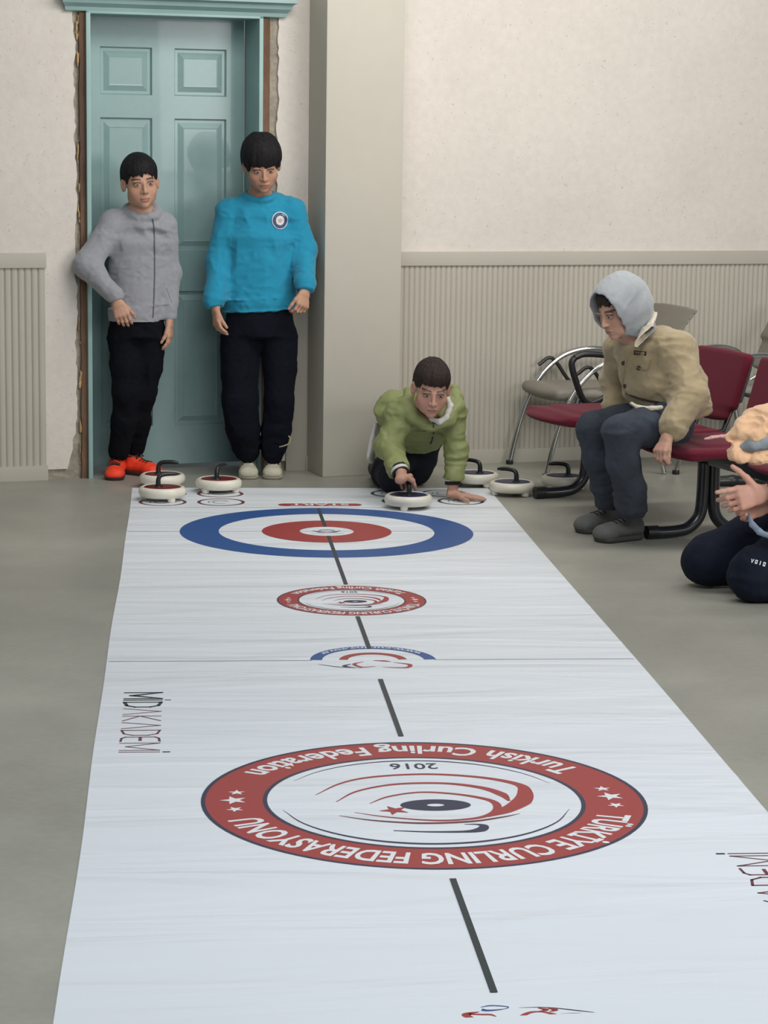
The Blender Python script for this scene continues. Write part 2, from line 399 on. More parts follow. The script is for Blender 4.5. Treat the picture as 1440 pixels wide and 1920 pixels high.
# grooved wainscot panels with a rail above and a skirting below
def wainscot(s0, s1, name, pitch=.0265):
    mb = MB(); pr = []; s_ = s0
    while s_ < s1:
        for q, dep in ((0, .006), (.14, .0015), (.28, 0.), (.72, 0.), (.86, .0015), (1., .006)):
            x = s_+q*pitch
            if x <= s1 and not (q == 0 and pr): pr.append((x, dep))
        s_ += pitch
    v = []
    for x, dep in pr: v += [W(x, D0-.014+dep, .05), W(x, D0-.014+dep, .95)]
    mb.add(v, [(2*i, 2*i+2, 2*i+3, 2*i+1) for i in range(len(pr)-1)])
    mb.box((s0, D0-.002, .05), (s1, D0, .95), W)
    return struct(mb.build(name, M_wains, smooth=True))
wainscot(1.0, 2.124, 'trim_5', .0295); wainscot(3.33, 7.4, 'trim_6', .0262)
for i, (a, b) in enumerate(((1.0, 2.128), (3.33, 7.4))):
    r = MB(); r.box((a, D0-.024, .936), (b, D0, 1.0), W); struct(r.build('trim_%d' % (7+i), M_wains, bevel=.003))
    r = MB(); r.box((a, D0-.022, .0), (b, D0, .066), W); struct(r.build(('baseboard_left', 'baseboard_right')[i], M_wains, bevel=.002))
r = MB(); r.box((3.235, D0-.012, 0), (3.33, D0+.0, .93), W); struct(r.build('trim_9', M_wains, bevel=.002))
c = MB(); c.box((3.335, D0-.24, 0), (3.70, D0+.02, 3.6), W); struct(c.build('trim_10', M_beige, bevel=.006))

# ------------------------------------------------------------------ curling mat with its print
XL, XR = -.2237, 1.3299; XC = .5515; YB = 9.90; ZT = .0016
M_vinyl = mat('white_vinyl_mat', (222, 227, 232), .5, noise=[(.9, .97, 1.02)], spec=.35)
nt = M_vinyl.node_tree; bs = nt.nodes['Principled BSDF']
tc = nt.nodes.new('ShaderNodeTexCoord'); mp = nt.nodes.new('ShaderNodeMapping'); mp.inputs['Scale'].default_value = (.55, 3.2, 1); nt.links.new(tc.outputs['Object'], mp.inputs[0])
nz = nt.nodes.new('ShaderNodeTexNoise'); nz.inputs['Scale'].default_value = 1.6; nz.inputs['Detail'].default_value = 3; nz.inputs['Distortion'].default_value = .7; nt.links.new(mp.outputs[0], nz.inputs['Vector'])
bp = nt.nodes.new('ShaderNodeBump'); bp.inputs['Strength'].default_value = .7; bp.inputs['Distance'].default_value = .032; nt.links.new(nz.outputs['Fac'], bp.inputs['Height']); nt.links.new(bp.outputs[0], bs.inputs['Normal'])
def edgeL(y): return XL+.002*math.sin(y*1.7)+.0015*math.sin(y*4.1+1)
def edgeR(y): return XR+.002*math.sin(y*1.9+2)
CREASE = [(4.55, -.25, .16, .012, -.22, .0022), (4.47, -.20, .14, .02, -.1, .0018), (3.95, -.30, .36, .014, -.04, .0022), (3.70, -.25, .9, .02, .05, .0022), (7.815, .93, 1.40, .010, 0, .0022), (6.75, .80, 1.40, .012, .02, .0022), (7.30, .95, 1.4, .02, .03, .0016), (7.05, -.25, .3, .02, -.05, .0015), (5.2, 1.12, 1.40, .03, .3, .002), (4.75, 1.10, 1.25, .02, .4, .0015)]
def crease(x, y):
    z = 0.
    for cy_, x0, x1, wd_, sl, hh in CREASE:
        e = np.clip(np.minimum(x-x0, x1-x)/.10, 0, 1); z = z+hh*.8*e*np.exp(-((y-cy_-sl*(x-x0))/wd_)**2)
    return z
ys = np.concatenate([np.linspace(2.2, 8.2, 620), np.linspace(8.24, YB, 12)]); NXM = 40; mt = MB(); v = []
for y in ys:
    a_, b_ = edgeL(y), edgeR(y); v.append((a_, y, 0.0)); xs_ = np.linspace(a_+.001, b_-.001, NXM)
    v += [(x, y, ZT+float(z)) for x, z in zip(xs_, crease(xs_, y))]; v.append((b_, y, 0.0))
NW = NXM+2; NR = len(ys)
mt.add(v, [(NW*i+q, NW*i+q+1, NW*i+NW+q+1, NW*i+NW+q) for i in range(NR-1) for q in range(NW-1)]+[tuple(range(NW)), tuple(range(NW*NR-1, NW*NR-NW-1, -1))])
MAT = mt.build('curling_mat', M_vinyl, smooth=True); tag(MAT, 'long white vinyl curling mat printed with target rings and logos', 'floor mat')
INK = {'red': mat('print_red', (158, 58, 56), .5), 'navy': mat('print_navy', (44, 48, 74), .5), 'blue': mat('print_blue', (42, 82, 144), .5),
       'black': mat('print_black', (46, 54, 58), .5), 'white': mat('print_white', (226, 228, 230), .5), 'mar': mat('print_maroon', (104, 52, 62), .5), 'grey': mat('print_grey', (112, 118, 120), .5)}
def flat(polys, ink, z, name):
    mb = MB()
    for p in polys: mb.add([(x, y, ZT+z) for x, y in p], [tuple(range(len(p)))])
    me = bpy.data.meshes.new(name); me.from_pydata(mb.v, [], mb.f)
    bm = bmesh.new(); bm.from_mesh(me)
    for f_ in bm.faces:
        if f_.normal.z < 0: f_.normal_flip()
    bm.to_mesh(me); bm.free(); return link(name, me, INK[ink], MAT)
def ring(cx, cy, r0, r1, a0=0, a1=360, n=96):
    a0, a1 = math.radians(a0), math.radians(a1); out = []
    for i in range(n):
        a, b = a0+(a1-a0)*i/n, a0+(a1-a0)*(i+1)/n
        out.append([(cx+r0*math.cos(a), cy+r0*math.sin(a)), (cx+r1*math.cos(a), cy+r1*math.sin(a)), (cx+r1*math.cos(b), cy+r1*math.sin(b)), (cx+r0*math.cos(b), cy+r0*math.sin(b))])
    return out
def rect(x0, y0, x1, y1): return [[(x0, y0), (x1, y0), (x1, y1), (x0, y1)]]
def swoosh(pts, w, n=14):
    """tapered stroke through pts, w = list of half widths"""
    q = spline([(a, b, 0) for a, b in pts], n); N = len(q); ws = np.interp(np.linspace(0, 1, N), np.linspace(0, 1, len(w)), w); out = []; L = []
    for i in range(N):
        t = nrm(q[min(i+1, N-1)]-q[max(i-1, 0)]); nn = np.array([-t[1], t[0], 0]); L.append((q[i]+nn*ws[i], q[i]-nn*ws[i]))
    for i in range(N-1): out.append([tuple(L[i][0][:2]), tuple(L[i][1][:2]), tuple(L[i+1][1][:2]), tuple(L[i+1][0][:2])])
    return out
def star(cx, cy, r, rot=0):
    p = [(cx+(r if i % 2 == 0 else r*.4)*math.cos(rot+math.pi/2+i*math.pi/5), cy+(r if i % 2 == 0 else r*.4)*math.sin(rot+math.pi/2+i*math.pi/5)) for i in range(10)]
    return [[p[i], p[(i+1) % 10], (cx, cy)] for i in range(10)]
def text_tris(s, size, bold=0.):
    c = bpy.data.curves.new('t', 'FONT'); c.body = s; c.size = size; c.align_x = 'CENTER'; c.offset = bold; c.resolution_u = 3
    o = bpy.data.objects.new('t', c); COL.objects.link(o); bpy.context.view_layer.update()
    me = bpy.data.meshes.new_from_object(o.evaluated_get(bpy.context.evaluated_depsgraph_get()))
    vs = [(v_.co.x, v_.co.y) for v_ in me.vertices]; fs = [tuple(p.vertices) for p in me.polygons]
    bpy.data.objects.remove(o); bpy.data.meshes.remove(me); return vs, fs
def put_text(s, size, fn, ink, z, name, bold=0., sx=1.):
    vs, fs = text_tris(s, size, bold); me = bpy.data.meshes.new(name)
    me.from_pydata([(*fn(x*sx, y), ZT+z) for x, y in vs], [], fs)
    bm = bmesh.new(); bm.from_mesh(me)
    for f_ in bm.faces:
        if f_.normal.z < 0: f_.normal_flip()
    bm.to_mesh(me); bm.free(); return link(name, me, INK[ink], MAT)
def U(cx, cy): return lambda x, y: (cx-x, cy-y)              # upright for someone standing at the far end
def logo(cx, cy, R, big=True):
    k = R/.5139; nm = 'federation_logo'
    flat(ring(cx, cy, .365*k, .51*k), 'red', .0004, nm+'_band'); flat(ring(cx, cy, .504*k, .5139*k), 'navy', .0006, nm+'_rim'); flat(ring(cx, cy, .362*k, .372*k), 'navy', .0006, nm+'_inner_rim')
    def arc_top(x, y): # near side, letters' tops point to the camera
        r = .405*k+y; a = -math.pi/2-x/(.43*k); return cx+r*math.cos(a), cy+r*math.sin(a)
    def arc_bot(x, y):
        r = .475*k-y; a = math.pi/2+x/(.44*k); a = math.pi/2+x/(.44*k); return cx+r*math.cos(a), cy+r*math.sin(a)
    vs, _ = text_tris('TÜRKİYE CURLING FEDERASYONU', .095*k, .0)
    wd = max(x for x, y in vs)-min(x for x, y in vs)
    put_text('TÜRKİYE CURLING FEDERASYONU', .105*k, arc_top, 'white', .0008, 'printed_text', .0026*k, (.43*k*math.radians(144))/(wd*.105/.095))
    vs, _ = text_tris('Turkish Curling Federation', .095*k); wd = max(x for x, y in vs)-min(x for x, y in vs)
    put_text('Turkish Curling Federation', .105*k, arc_bot, 'white', .0008, 'printed_text', .0026*k, (.44*k*math.radians(118))/(wd*.105/.095))
    for sg in (-1, 1):
        for st in (star(cx+sg*.438*k, cy+.012*k, .033*k, .3), star(cx+sg*.43*k, cy+.075*k, .021*k), star(cx+sg*.437*k, cy-.06*k, .021*k, .5)): flat(st, 'white', .0008, 'printed_star')
    put_text('2016', .070*k, U(cx+.004*k, cy+.311*k), 'navy', .0008, 'printed_text', .0006*k, .85)
    def tarc(a0, a1, r, w): return swoosh([(cx+r*k*math.cos(math.radians(a)), cy+r*k*math.sin(math.radians(a))) for a in np.linspace(a0, a1, 9)], [.0004*k, w*k*.6, w*k, w*k, w*k*.6, .0004*k], 6)
    flat(tarc(192, 345, .336, .0055), 'navy', .0006, 'printed_arc'); flat(tarc(22, 150, .338, .0035), 'navy', .0006, 'printed_arc')
    # stone, whirl and brush in the middle
    def T(p): return [(cx+x*k, cy+y*k) for x, y in p]
    def Wd(w): return [q*k for q in w]
    flat([[(x, cy-.043*k+(y-cy+.043*k)*.56) for x, y in p] for p in ring(cx+.022*k, cy-.043*k, .020*k, .081*k)], 'navy', .0006, 'printed_stone')
    flat(swoosh(T([(-.248, .049), (-.182, .145), (-.101, .197), (.029, .216), (.154, .184), (.235, .121), (.243, .053), (.222, -.026), (.174, -.095), (.129, -.138)]), Wd([.001, .004, .006, .007, .008, .011, .018, .024, .018, .004])), 'red', .0006, 'printed_whirl')
    flat(swoosh(T([(-.204, -.009), (-.149, .076), (-.056, .131), (.058, .136), (.143, .097), (.185, .040), (.196, -.016)]), Wd([.001, .004, .006, .007, .010, .013, .003])), 'red', .0007, 'printed_whirl')
    flat(swoosh(T([(-.128, -.025), (-.078, .03), (0, .062), (.085, .041), (.148, -.005), (.163, -.053), (.146, -.111), (.099, -.151), (.013, -.164), (-.092, -.135), (-.168, -.095)]), Wd([.001, .004, .005, .006, .008, .010, .009, .006, .005, .003, .0008])), 'red', .0008, 'printed_whirl')
    flat(swoosh(T([(-.204, -.119), (-.13, -.158), (-.025, -.183), (.084, -.175), (.16, -.145), (.206, -.118)]), Wd([.0008, .004, .006, .006, .004, .0008])), 'mar', .0007, 'printed_whirl')
    flat(star(cx-.076*k, cy-.082*k, .036*k, .4), 'red', .0009, 'printed_star')
    flat(swoosh(T([(.07, -.196), (.098, -.197), (.112, -.21), (.10, -.238), (.063, -.25), (-.02, -.248), (-.092, -.236)]), Wd([.001, .004, .010, .014, .007, .004, .002])), 'navy', .0008, 'printed_brush')
# centre and cross lines
for (y0, y1) in ((9.33, 8.877), (8.666, 7.69), (7.155, 6.685), (6.29, 5.66), (4.515, 3.874)): flat(rect(XC-.0068, y0, XC+.0068, y1), 'black', .0014, 'centre_line')
for y0 in (9.355, 8.7715): flat(rect(XL+.006, y0-.002, XR-.006, y0+.002), 'grey', .0004, 'cross_line')
flat(rect(XL+.006, 6.530, XC-.18, 6.535), 'grey', .0004, 'cross_line'); flat(rect(XC+.18, 6.530, XR-.006, 6.535), 'grey', .0004, 'cross_line')
# house
flat(ring(XC, 8.7715, .419, .5697), 'blue', .0008, 'target_ring'); flat(ring(XC, 8.7715, .105, .252), 'red', .0008, 'target_ring')
flat(swoosh([(XC-.055, 8.785), (XC-.03, 8.755), (XC, 8.75), (XC+.03, 8.755), (XC+.055, 8.785)], [.001, .008, .004, .008, .001])+ring(XC, 8.775, .028, .036, 20, 160, 12), 'navy', .0008, 'target_emblem')
put_text('www.curling.gov.tr', .017, U(XC, 8.727), 'navy', .0008, 'printed_text')
# start pill
pl = []
for a in range(24):
    t = math.radians(a*15); pl.append((XC+.012+(.145 if math.cos(t) > 0 else -.145)+.03*math.cos(t), 9.43+.034*math.sin(t)))
flat([pl], 'red', .0004, 'start_badge'); put_text('START', .062, U(XC+.012, 9.452), 'white', .0008, 'printed_text', .001, 1.35)
# waiting spots for the stones
def spot(cx, cy, ink):
    flat(ring(cx, cy, .086, .100, n=48), ink, .0004, 'stone_spot'); flat(ring(cx, cy, .030, .036, 20, 300, 20)+ring(cx, cy, .050, .055, 60, 200, 16), 'grey', .0004, 'stone_spot')
for cx, cy in ((-.09, 9.50), (-.09, 9.73), (.153, 9.50), (.153, 9.73)): spot(cx, cy, 'mar')
for cx, cy in ((1.167, 9.53), (1.12, 9.75), (.90, 9.74), (.93, 9.53)): spot(cx, cy, 'black')
logo(XC, 5.0897, .5139); logo(XC, 7.4183, .2473)
# half-ring web address with the slider figure
def webmark(cy, flip=1):
    flat(ring(XC, cy, .150, .185, 2, 178, 48), 'blue', .0006, 'address_band'); flat(ring(XC, cy, .075, .10, 5, 175, 32), 'red', .0006, 'address_arc')
    vs, _ = text_tris('www.curling.gov.tr', .03); wd = max(x for x, y in vs)-min(x for x, y in vs)
    put_text('www.curling.gov.tr', .03, lambda x, y: (XC+(.177-y)*math.cos(math.pi/2+x/.168), cy+(.177-y)*math.sin(math.pi/2+x/.168)), 'white', .0008, 'printed_text', .0006, .168*math.radians(120)/wd)
    s_ = flip
    for q_ in (swoosh([(XC+.055*s_, cy-.03), (XC+.1*s_, cy-.06), (XC+.085*s_, cy-.10), (XC+.02*s_, cy-.09)], [.001, .007, .006, .001]), swoosh([(XC-.03*s_, cy-.02), (XC-.06*s_, cy-.05), (XC-.04*s_, cy-.09), (XC+.0*s_, cy-.08)], [.001, .006, .005, .001]),
         swoosh([(XC+.0, cy-.005), (XC+.03*s_, cy-.012), (XC+.05*s_, cy-.022)], [.002, .008, .002])): flat(q_, 'red', .0006, 'slider_figure')
    for q_ in (swoosh([(XC-.165*s_, cy-.05), (XC-.11*s_, cy-.085), (XC-.04*s_, cy-.10)], [.001, .003, .001]), swoosh([(XC-.07*s_, cy-.05), (XC-.09*s_, cy-.075), (XC-.06*s_, cy-.10)], [.002, .007, .002])): flat(q_, 'navy', .0007, 'slider_figure')
webmark(6.532)
# second slider figure by the near edge of the picture
fig = [swoosh([(-.056, .015), (-.092, -.005), (-.068, -.045), (-.03, -.07)], [.001, .012, .008, .001]), swoosh([(-.085, .0), (-.05, -.005), (-.028, -.008), (-.012, -.03)], [.004, .005, .005, .001]),
       swoosh([(.058, -.10), (.045, -.04), (.07, -.0), (.105, .006), (.135, -.02), (.11, -.045)], [.006, .010, .006, .003, .010, .001]), swoosh([(.10, .033), (.118, .02), (.098, .008)], [.002, .008, .001]), swoosh([(.125, .03), (.142, .018), (.125, .006)], [.002, .008, .001])]
FX, FY, FK = XC+.0, 3.775, .68
flat([[(FX+x*FK, FY+y*FK) for x, y in p] for q in fig for p in q], 'red', .0006, 'slider_figure')
flat([[(FX+x*FK, FY+y*FK) for x, y in p] for q in (swoosh([(.05, .038), (.12, .036), (.2, .01), (.29, -.028)], [.0005, .002, .003, .001]), swoosh([(.15, -.008), (.2, -.008), (.26, -.02)], [.0005, .002, .001])) for p in q], 'navy', .0005, 'slider_figure')
flat([[(FX+x*FK, FY+y*FK) for x, y in p] for q in (swoosh([(-.048, .045), (-.02, .055), (.022, .045), (.01, .03), (-.03, .022), (-.048, .028)], [.001, .003, .002, .001, .005, .007]),) for p in q], 'blue', .0007, 'slider_figure')
# academy word marks: tall thin letters drawn as strokes. u runs along the word, v is letter height
def wordmark(org, du, dv, H=.098):
    st = [0.]; thin, fat = .0026, .005
    def S(pts, w, ink, name='wordmark'):
        q = []
        for (a, b), (c_, d_) in zip(pts[:-1], pts[1:]):
            A = np.array([a, b*H]); B = np.array([c_, d_*H]); t = nrm(B-A); nn = np.array([-t[1], t[0]])*w; e = t*w*.8
            A = A-e; B = B+e; q.append([tuple(org+du*x+dv*y) for x, y in (A+nn, B+nn, B-nn, A-nn)])
        flat(q, ink, .0004+.0001*random.random(), name)
    g = .64*.1; x = 0.
    cw = .0505; gap = .017
    def L(pts, w, ink, wd=1.): S([(st[0]+a*cw*wd, b) for a, b in pts], w, ink)
    def adv(wd=1., e=0): st[0] += cw*wd+gap+e
    L([(0, 0), (0, 1), (.5, .25), (1, 1), (1, 0)], fat, 'black', 1.35); L([(.0, 1), (.5, .15), (1, 1)], fat, 'black', 1.35); adv(1.35)
    L([(0, 0), (0, 1)], fat, 'black'); L([(0, 1.12), (0, 1.24)], fat*.7, 'black'); adv(0.05, .004)
    L([(0, 0), (0, 1), (.7, .93), (1, .7), (1, .3), (.7, .07), (0, 0)], fat, 'black', 1.05); adv(1.05)
    L([(0, 0), (.5, 1), (1, 0)], thin, 'mar', 1.25); adv(1.25)
    L([(0, 0), (0, 1)], thin, 'mar', 1.); L([(1, 1), (.0, .45), (1, 0)], thin, 'mar', 1.); adv(1.)
    L([(0, 0), (.5, 1), (1, 0)], thin, 'mar', 1.25); adv(1.25)
    L([(0, 0), (0, 1), (.7, .93), (1, .7), (1, .3), (.7, .07), (0, 0)], thin*1.2, 'mar', 1.); adv(1.)
    L([(1, 0), (.3, .02), (0, .12), (0, .88), (.3, .98), (1, 1)], thin*1.2, 'mar', .85); L([(0, .5), (.8, .5)], thin*1.6, 'mar', .85); adv(.85)
    L([(0, 0), (0, 1), (.5, .15), (1, 1), (1, 0)], thin, 'mar', 1.35); adv(1.35)
    L([(0, 0), (0, 1)], thin*1.1, 'mar'); L([(0, 1.12), (0, 1.24)], thin*1.8, 'black')
    return st[0]
wordmark(np.array([-.160, 6.15]), np.array([0, -1.]), np.array([1., 0]))
wordmark(np.array([1.262, 4.04]), np.array([0, 1.]), np.array([-1., 0]))
# ------------------------------------------------------------------ curling stones
M_ivory = mat('ivory_plastic', (226, 222, 206), .38, noise=[(18, .93, 1.03)], coat=.2)
M_cap = {'red': mat('maroon_plastic', (112, 36, 34), .4), 'blue': mat('navy_plastic', (40, 42, 78), .4)}
M_blk = mat('black_plastic', (30, 32, 34), .35)
def stone(x, y, rot, color, label):
    t = empty('curling_stone', (x, y, ZT), label, 'curling stone', 'floor curling stones on and beside the mat'); z0 = ZT
    prof = [(.030, .016), (.070, .014), (.086, .016), (.095, .022), (.0995, .032), (.1, .040), (.098, .049), (.092, .056), (.084, .059), (.080, .0575), (.078, .053), (.04, .053)]
    mb = MB(); mb.lathe(prof, (x, y, z0), 64); mb.build('body', M_ivory, t, smooth=True)
    mb = MB(); mb.lathe([(.077, .052), (.077, .0555), (.074, .0575), (.03, .0585), (.012, .0585)], (x, y, z0), 48); mb.build('top_disc', M_cap[color], t, smooth=True)
    for k in range(3):
        a = rot+math.radians(40+120*k); mb = MB(); c = (x+.076*math.cos(a), y+.076*math.sin(a), z0)
        mb.lathe([(.012, .0), (.015, .002), (.0165, .010), (.0165, .020)], c, 20); mb.build('foot', M_ivory, t, smooth=True)
    # gooseneck handle: short post then a grip pointing along rot
    d = np.array([math.cos(rot), math.sin(rot), 0]); o = np.array([x, y, z0]); b = o-d*.018
    pts = spline([b+V3(0, 0, .055), b+V3(0, 0, .085), b+d*.006+V3(0, 0, .101), b+d*.022+V3(0, 0, .108), b+d*.055+V3(0, 0, .110), b+d*.088+V3(0, 0, .107)], 5)
    rr = np.interp(np.linspace(0, 1, len(pts)), [0, .3, .6, .9, 1], [.0115, .0095, .009, .0085, .005])
    mb = MB(); mb.tube(pts, list(rr), 14); mb.lathe([(.014, .056), (.019, .058), (.018, .062), (.012, .064)], (b[0], b[1], z0), 24); mb.build('handle', M_blk, t, smooth=True)
    return t
stone(-.092, 9.555, math.radians(20), 'red', 'maroon topped curling stone at the left mat corner, in front of another one')
stone(-.095, 9.930, math.radians(-8), 'red', 'maroon topped curling stone partly hidden behind another, nearest the orange shoe')
stone(.147, 9.790, math.radians(62), 'red', 'maroon topped curling stone standing alone between the orange shoes and the cream shoes')
B1 = stone(.925, 9.345, math.radians(92), 'blue', 'navy topped curling stone held by the boy in the green jacket')
stone(1.290, 9.985, math.radians(140), 'blue', 'navy topped curling stone behind the mat corner, nearest the wall beside the boy\'s green sleeve')
stone(1.412, 9.715, math.radians(150), 'blue', 'navy topped curling stone on the floor just off the right back mat corner')
stone(1.668, 9.900, math.radians(176), 'blue', 'navy topped curling stone under the bench, behind the black leg foot')

# ------------------------------------------------------------------ burgundy beam bench
M_burg = mat('burgundy_fabric', (98, 24, 42), .9, noise=[(120, .88, 1.08)], bump=[(400, .3, .001)], sheen=.08, spec=.2)
M_steel = mat('black_steel', (32, 34, 40), .32, coat=.3)
M_shell = mat('dark_grey_shell', (66, 68, 70), .5)
M_chrome = mat('chrome_tube', (200, 200, 200), .12, metal=1.)
M_gfab = mat('grey_vinyl_seat', (132, 126, 116), .55, noise=[(20, .95, 1.03)])
SB = 4.27; DC = (8.83, 8.30, 7.77, 7.12)
bench = empty('beam_bench', W(SB, 8.1, 0), 'four seat burgundy waiting bench on a black steel beam, hooded boy sitting on it', 'bench')
mb = MB(); mb.box((SB-.025, 7.0, .285), (SB+.035, 9.12, .335), W); mb.build('beam', M_steel, bench, bevel=.004)
def benchleg(dc):
    mb = MB()
    for sg in (-1, 1):
        pts = spline([W(SB+sg*.022, dc, .29), W(SB+sg*.024, dc, .16), W(SB+sg*.034, dc, .085), W(SB+sg*.075, dc, .040), W(SB+sg*.13, dc, .026), W(SB+sg*.25, dc, .024)], 6)
        mb.tube(pts, .024, 14, sx=1.)
    mb.build('leg', M_steel, bench, smooth=True)
    for sg in (-1, 1):
        c = MB(); c.tube([W(SB+sg*.215, dc, .0265), W(SB+sg*.262, dc, .0265)], .0265, 16); c.build('foot_cap', M_blk, bench, smooth=True)
benchleg(8.86); benchleg(7.81)
RW = np.stack([AX, NX, [0, 0, 1]], 1)
def benchseat(dc, o=0.):
    v = Vol(W(4.270+o, dc, .33)-V3(.42, .42, .0), W(4.270+o, dc, .41)+V3(.42, .42, .03), .006)
    v.box(W(4.260+o, dc, .3585), (.215, .232, .02), RW, .019, .01); v.ell(W(4.060+o, dc, .354), (.07, .21, .022), RW, .03); v.box(W(4.280+o, dc, .366), (.15, .17, .02), RW, .018, .03)
    v.obj('seat', M_burg, bench)
    mb = MB(); mb.box((4.10+o, dc-.2, .333), (4.45+o, dc+.2, .342), W); mb.build('seat_pan', M_shell, bench, bevel=.003)
    # reclined back, wider at the top, gently folded forward at its sides
    v = Vol(W(4.590+o, dc, .38)-V3(.3, .4, .02), W(4.590+o, dc, .70)+V3(.3, .4, .05), .006)
    f_ = nrm(AX*.28+V3(0, 0, 1)); R = np.stack([np.cross(NX, f_), NX, f_], 1)
    v.econe(W(4.515+o, dc, .42), W(4.595+o, dc, .665), NX, (.185, .026), (.222, .020), .02, .8)
    v.box(W(4.560+o, dc, .565), (.016, .215, .115), R, .015, .02)
    v.obj('backrest', M_burg, bench)
    mb = MB()
    mb.tube([W(4.370+o, dc-.12, .345), W(4.530+o, dc-.12, .36), W(4.590+o, dc-.12, .50), W(4.615+o, dc-.12, .6)], .011, 10); mb.tube([W(4.370+o, dc+.12, .345), W(4.530+o, dc+.12, .36), W(4.590+o, dc+.12, .50), W(4.615+o, dc+.12, .6)], .011, 10)
    mb.build('back_support', M_steel, bench, smooth=True)
    v = Vol(W(4.600+o, dc, .45)-V3(.25, .35, .0), W(4.610+o, dc, .68)+V3(.25, .35, .02), .007)
    v.box(W(4.585+o, dc, .575), (.012, .205, .10), R, .011, .02); v.obj('back_shell', M_shell, bench)
for i, dc in enumerate(DC): benchseat(dc, .13 if i == 3 else 0.)
# loop armrest at the far end of the first seat
mb = MB(); dA = 9.13
lp = [W(4.395, dA, .575), W(4.45, dA, .590), W(4.58, dA, .578), W(4.68, dA, .545), W(4.66, dA, .49), W(4.585, dA, .42), W(4.50, dA, .375), W(4.445, dA, .385), W(4.405, dA, .47), W(4.382, dA, .545), W(4.395, dA, .575)]
lp = [q-AX*.09 for q in lp]
mb.tube(spline(lp, 6), .0145, 12); mb.tube([W(4.33, dA, .39), W(4.30, dA-.02, .33), W(4.28, dA-.06, .31)], .014, 10); mb.build('armrest', M_blk, bench, smooth=True)
# ------------------------------------------------------------------ grey chairs on chrome frames behind it
def greychair(s0, dm, rot, label):
    t = empty('waiting_chair', W(s0+.25, dm, 0), label, 'chair', 'grey chairs on chrome tubes along the wall')
    ca, sa = math.cos(rot), math.sin(rot)
    def L(x, y, z): return W(s0+x*ca-y*sa, dm+x*sa+y*ca, z)
    for sg in (-1, 1):
        y = .235*sg; mb = MB()
        front = spline([L(-.005, y, .008), L(.025, y, .14), L(.075, y, .30), L(.15, y, .425), L(.26, y, .515), L(.40, y, .545), L(.52, y, .52), L(.58, y, .44)], 7)
        mb.tube(front, .0125, 12); mb.build('front_leg', M_chrome, t, smooth=True)
        mb = MB(); mb.tube(spline([L(.57, y, .46), L(.50, y, .36), L(.53, y, .2), L(.58, y, .008)], 6), .0125, 12); mb.build('rear_leg', M_chrome, t, smooth=True)
        mb = MB(); mb.tube(spline([L(.13, y, .47), L(.20, y, .50), L(.30, y*.98, .38), L(.42, y, .345)], 5), .009, 10); mb.build('side_bracket', M_blk, t, smooth=True)
        for q in (front[0],):
            mb = MB(); mb.lathe([(.016, -.008), (.018, 0), (.016, .012)], q, 14); mb.build('rubber_foot', M_blk, t, smooth=True)
    R = np.stack([AX*ca+NX*sa, -AX*sa+NX*ca, [0, 0, 1]], 1)
    v = Vol(L(.3, 0, .33)-V3(.42, .42, 0), L(.3, 0, .45)+V3(.42, .42, .02), .007)
    v.box(L(.29, 0, .375), (.25, .225, .024), R, .023, .02); v.ell(L(.07, 0, .372), (.06, .21, .032), R, .03); v.obj('seat', M_gfab, t)
    v = Vol(L(.62, 0, .42)-V3(.3, .42, 0), L(.66, 0, .80)+V3(.3, .42, .04), .007)
    v.econe(L(.56, 0, .46), L(.64, 0, .60), R[:, 1], (.15, .020), (.19, .016), .03, .8)
    v.econe(L(.62, 0, .60), L(.72, 0, .755), R[:, 1], (.185, .016), (.245, .012), .03, .8); v.obj('backrest', M_gfab, t)
    mb = MB(); mb.tube([L(.50, -.12, .37), L(.585, -.12, .42), L(.64, -.12, .56)], .01, 10); mb.tube([L(.50, .12, .37), L(.585, .12, .42), L(.64, .12, .56)], .01, 10); mb.build('back_support', M_chrome, t, smooth=True)
greychair(4.325, 9.64, -.05, 'grey chair with chrome legs against the wall, left of the hooded boy')
greychair(4.965, 9.60, -.05, 'grey chair on chrome frame behind the burgundy backrests, cut by the right edge')
# small black bar of unknown use on the floor behind the clasped hands
v = Vol(W(4.9, 9.0, 0)-V3(.25, .2, 0), W(5.1, 9.0, .1)+V3(.25, .2, 0), .004)
v.chain([W(4.955, 8.97, .024), W(5.02, 8.96, .026), W(5.09, 8.95, .024), W(5.16, 8.95, .03), W(5.24, 8.95, .045)], [.023, .024, .022, .025, .02], .01)
bar = v.obj('black_floor_bar', M_blk); tag(bar, 'small black rounded bar lying on the floor behind the clasped hands', 'bar')
# crumpled scarf on the nearest seat
M_peach = mat('peach_plush', (236, 192, 152), .95, noise=[(9, .88, 1.08), (60, .93, 1.05)], bump=[(160, .4, .003)], sheen=.4)
M_pgrey = mat('grey_blue_print', (142, 150, 158), .8, noise=[(26, .8, 1.15)])
sy = 7.42
v = Vol(P(1300, 900, sy)-V3(0, .14, 0), P(1520, 740, sy)+V3(0, .14, 0), .0035)
def Q(u, vv, dy=0): return P(u, vv, sy+dy)
v.chain([Q(1368, 820), Q(1385, 812), Q(1398, 795, .01), Q(1408, 782, .02), Q(1430, 775, .02), Q(1470, 766, .03)], [.010, .022, .022, .020, .022, .03], .015)
v.chain([Q(1392, 800, -.01), Q(1412, 812), Q(1432, 800, .01), Q(1450, 790)], [.018, .032, .036, .04], .02)
v.chain([Q(1378, 838), Q(1376, 850), Q(1388, 858, .0), Q(1402, 852, .01), Q(1418, 858), Q(1434, 860)], [.012, .017, .019, .016, .018, .017], .012)
v.chain([Q(1390, 828, .02), Q(1410, 835, .03), Q(1440, 835, .03)], [.03, .035, .035], .02)
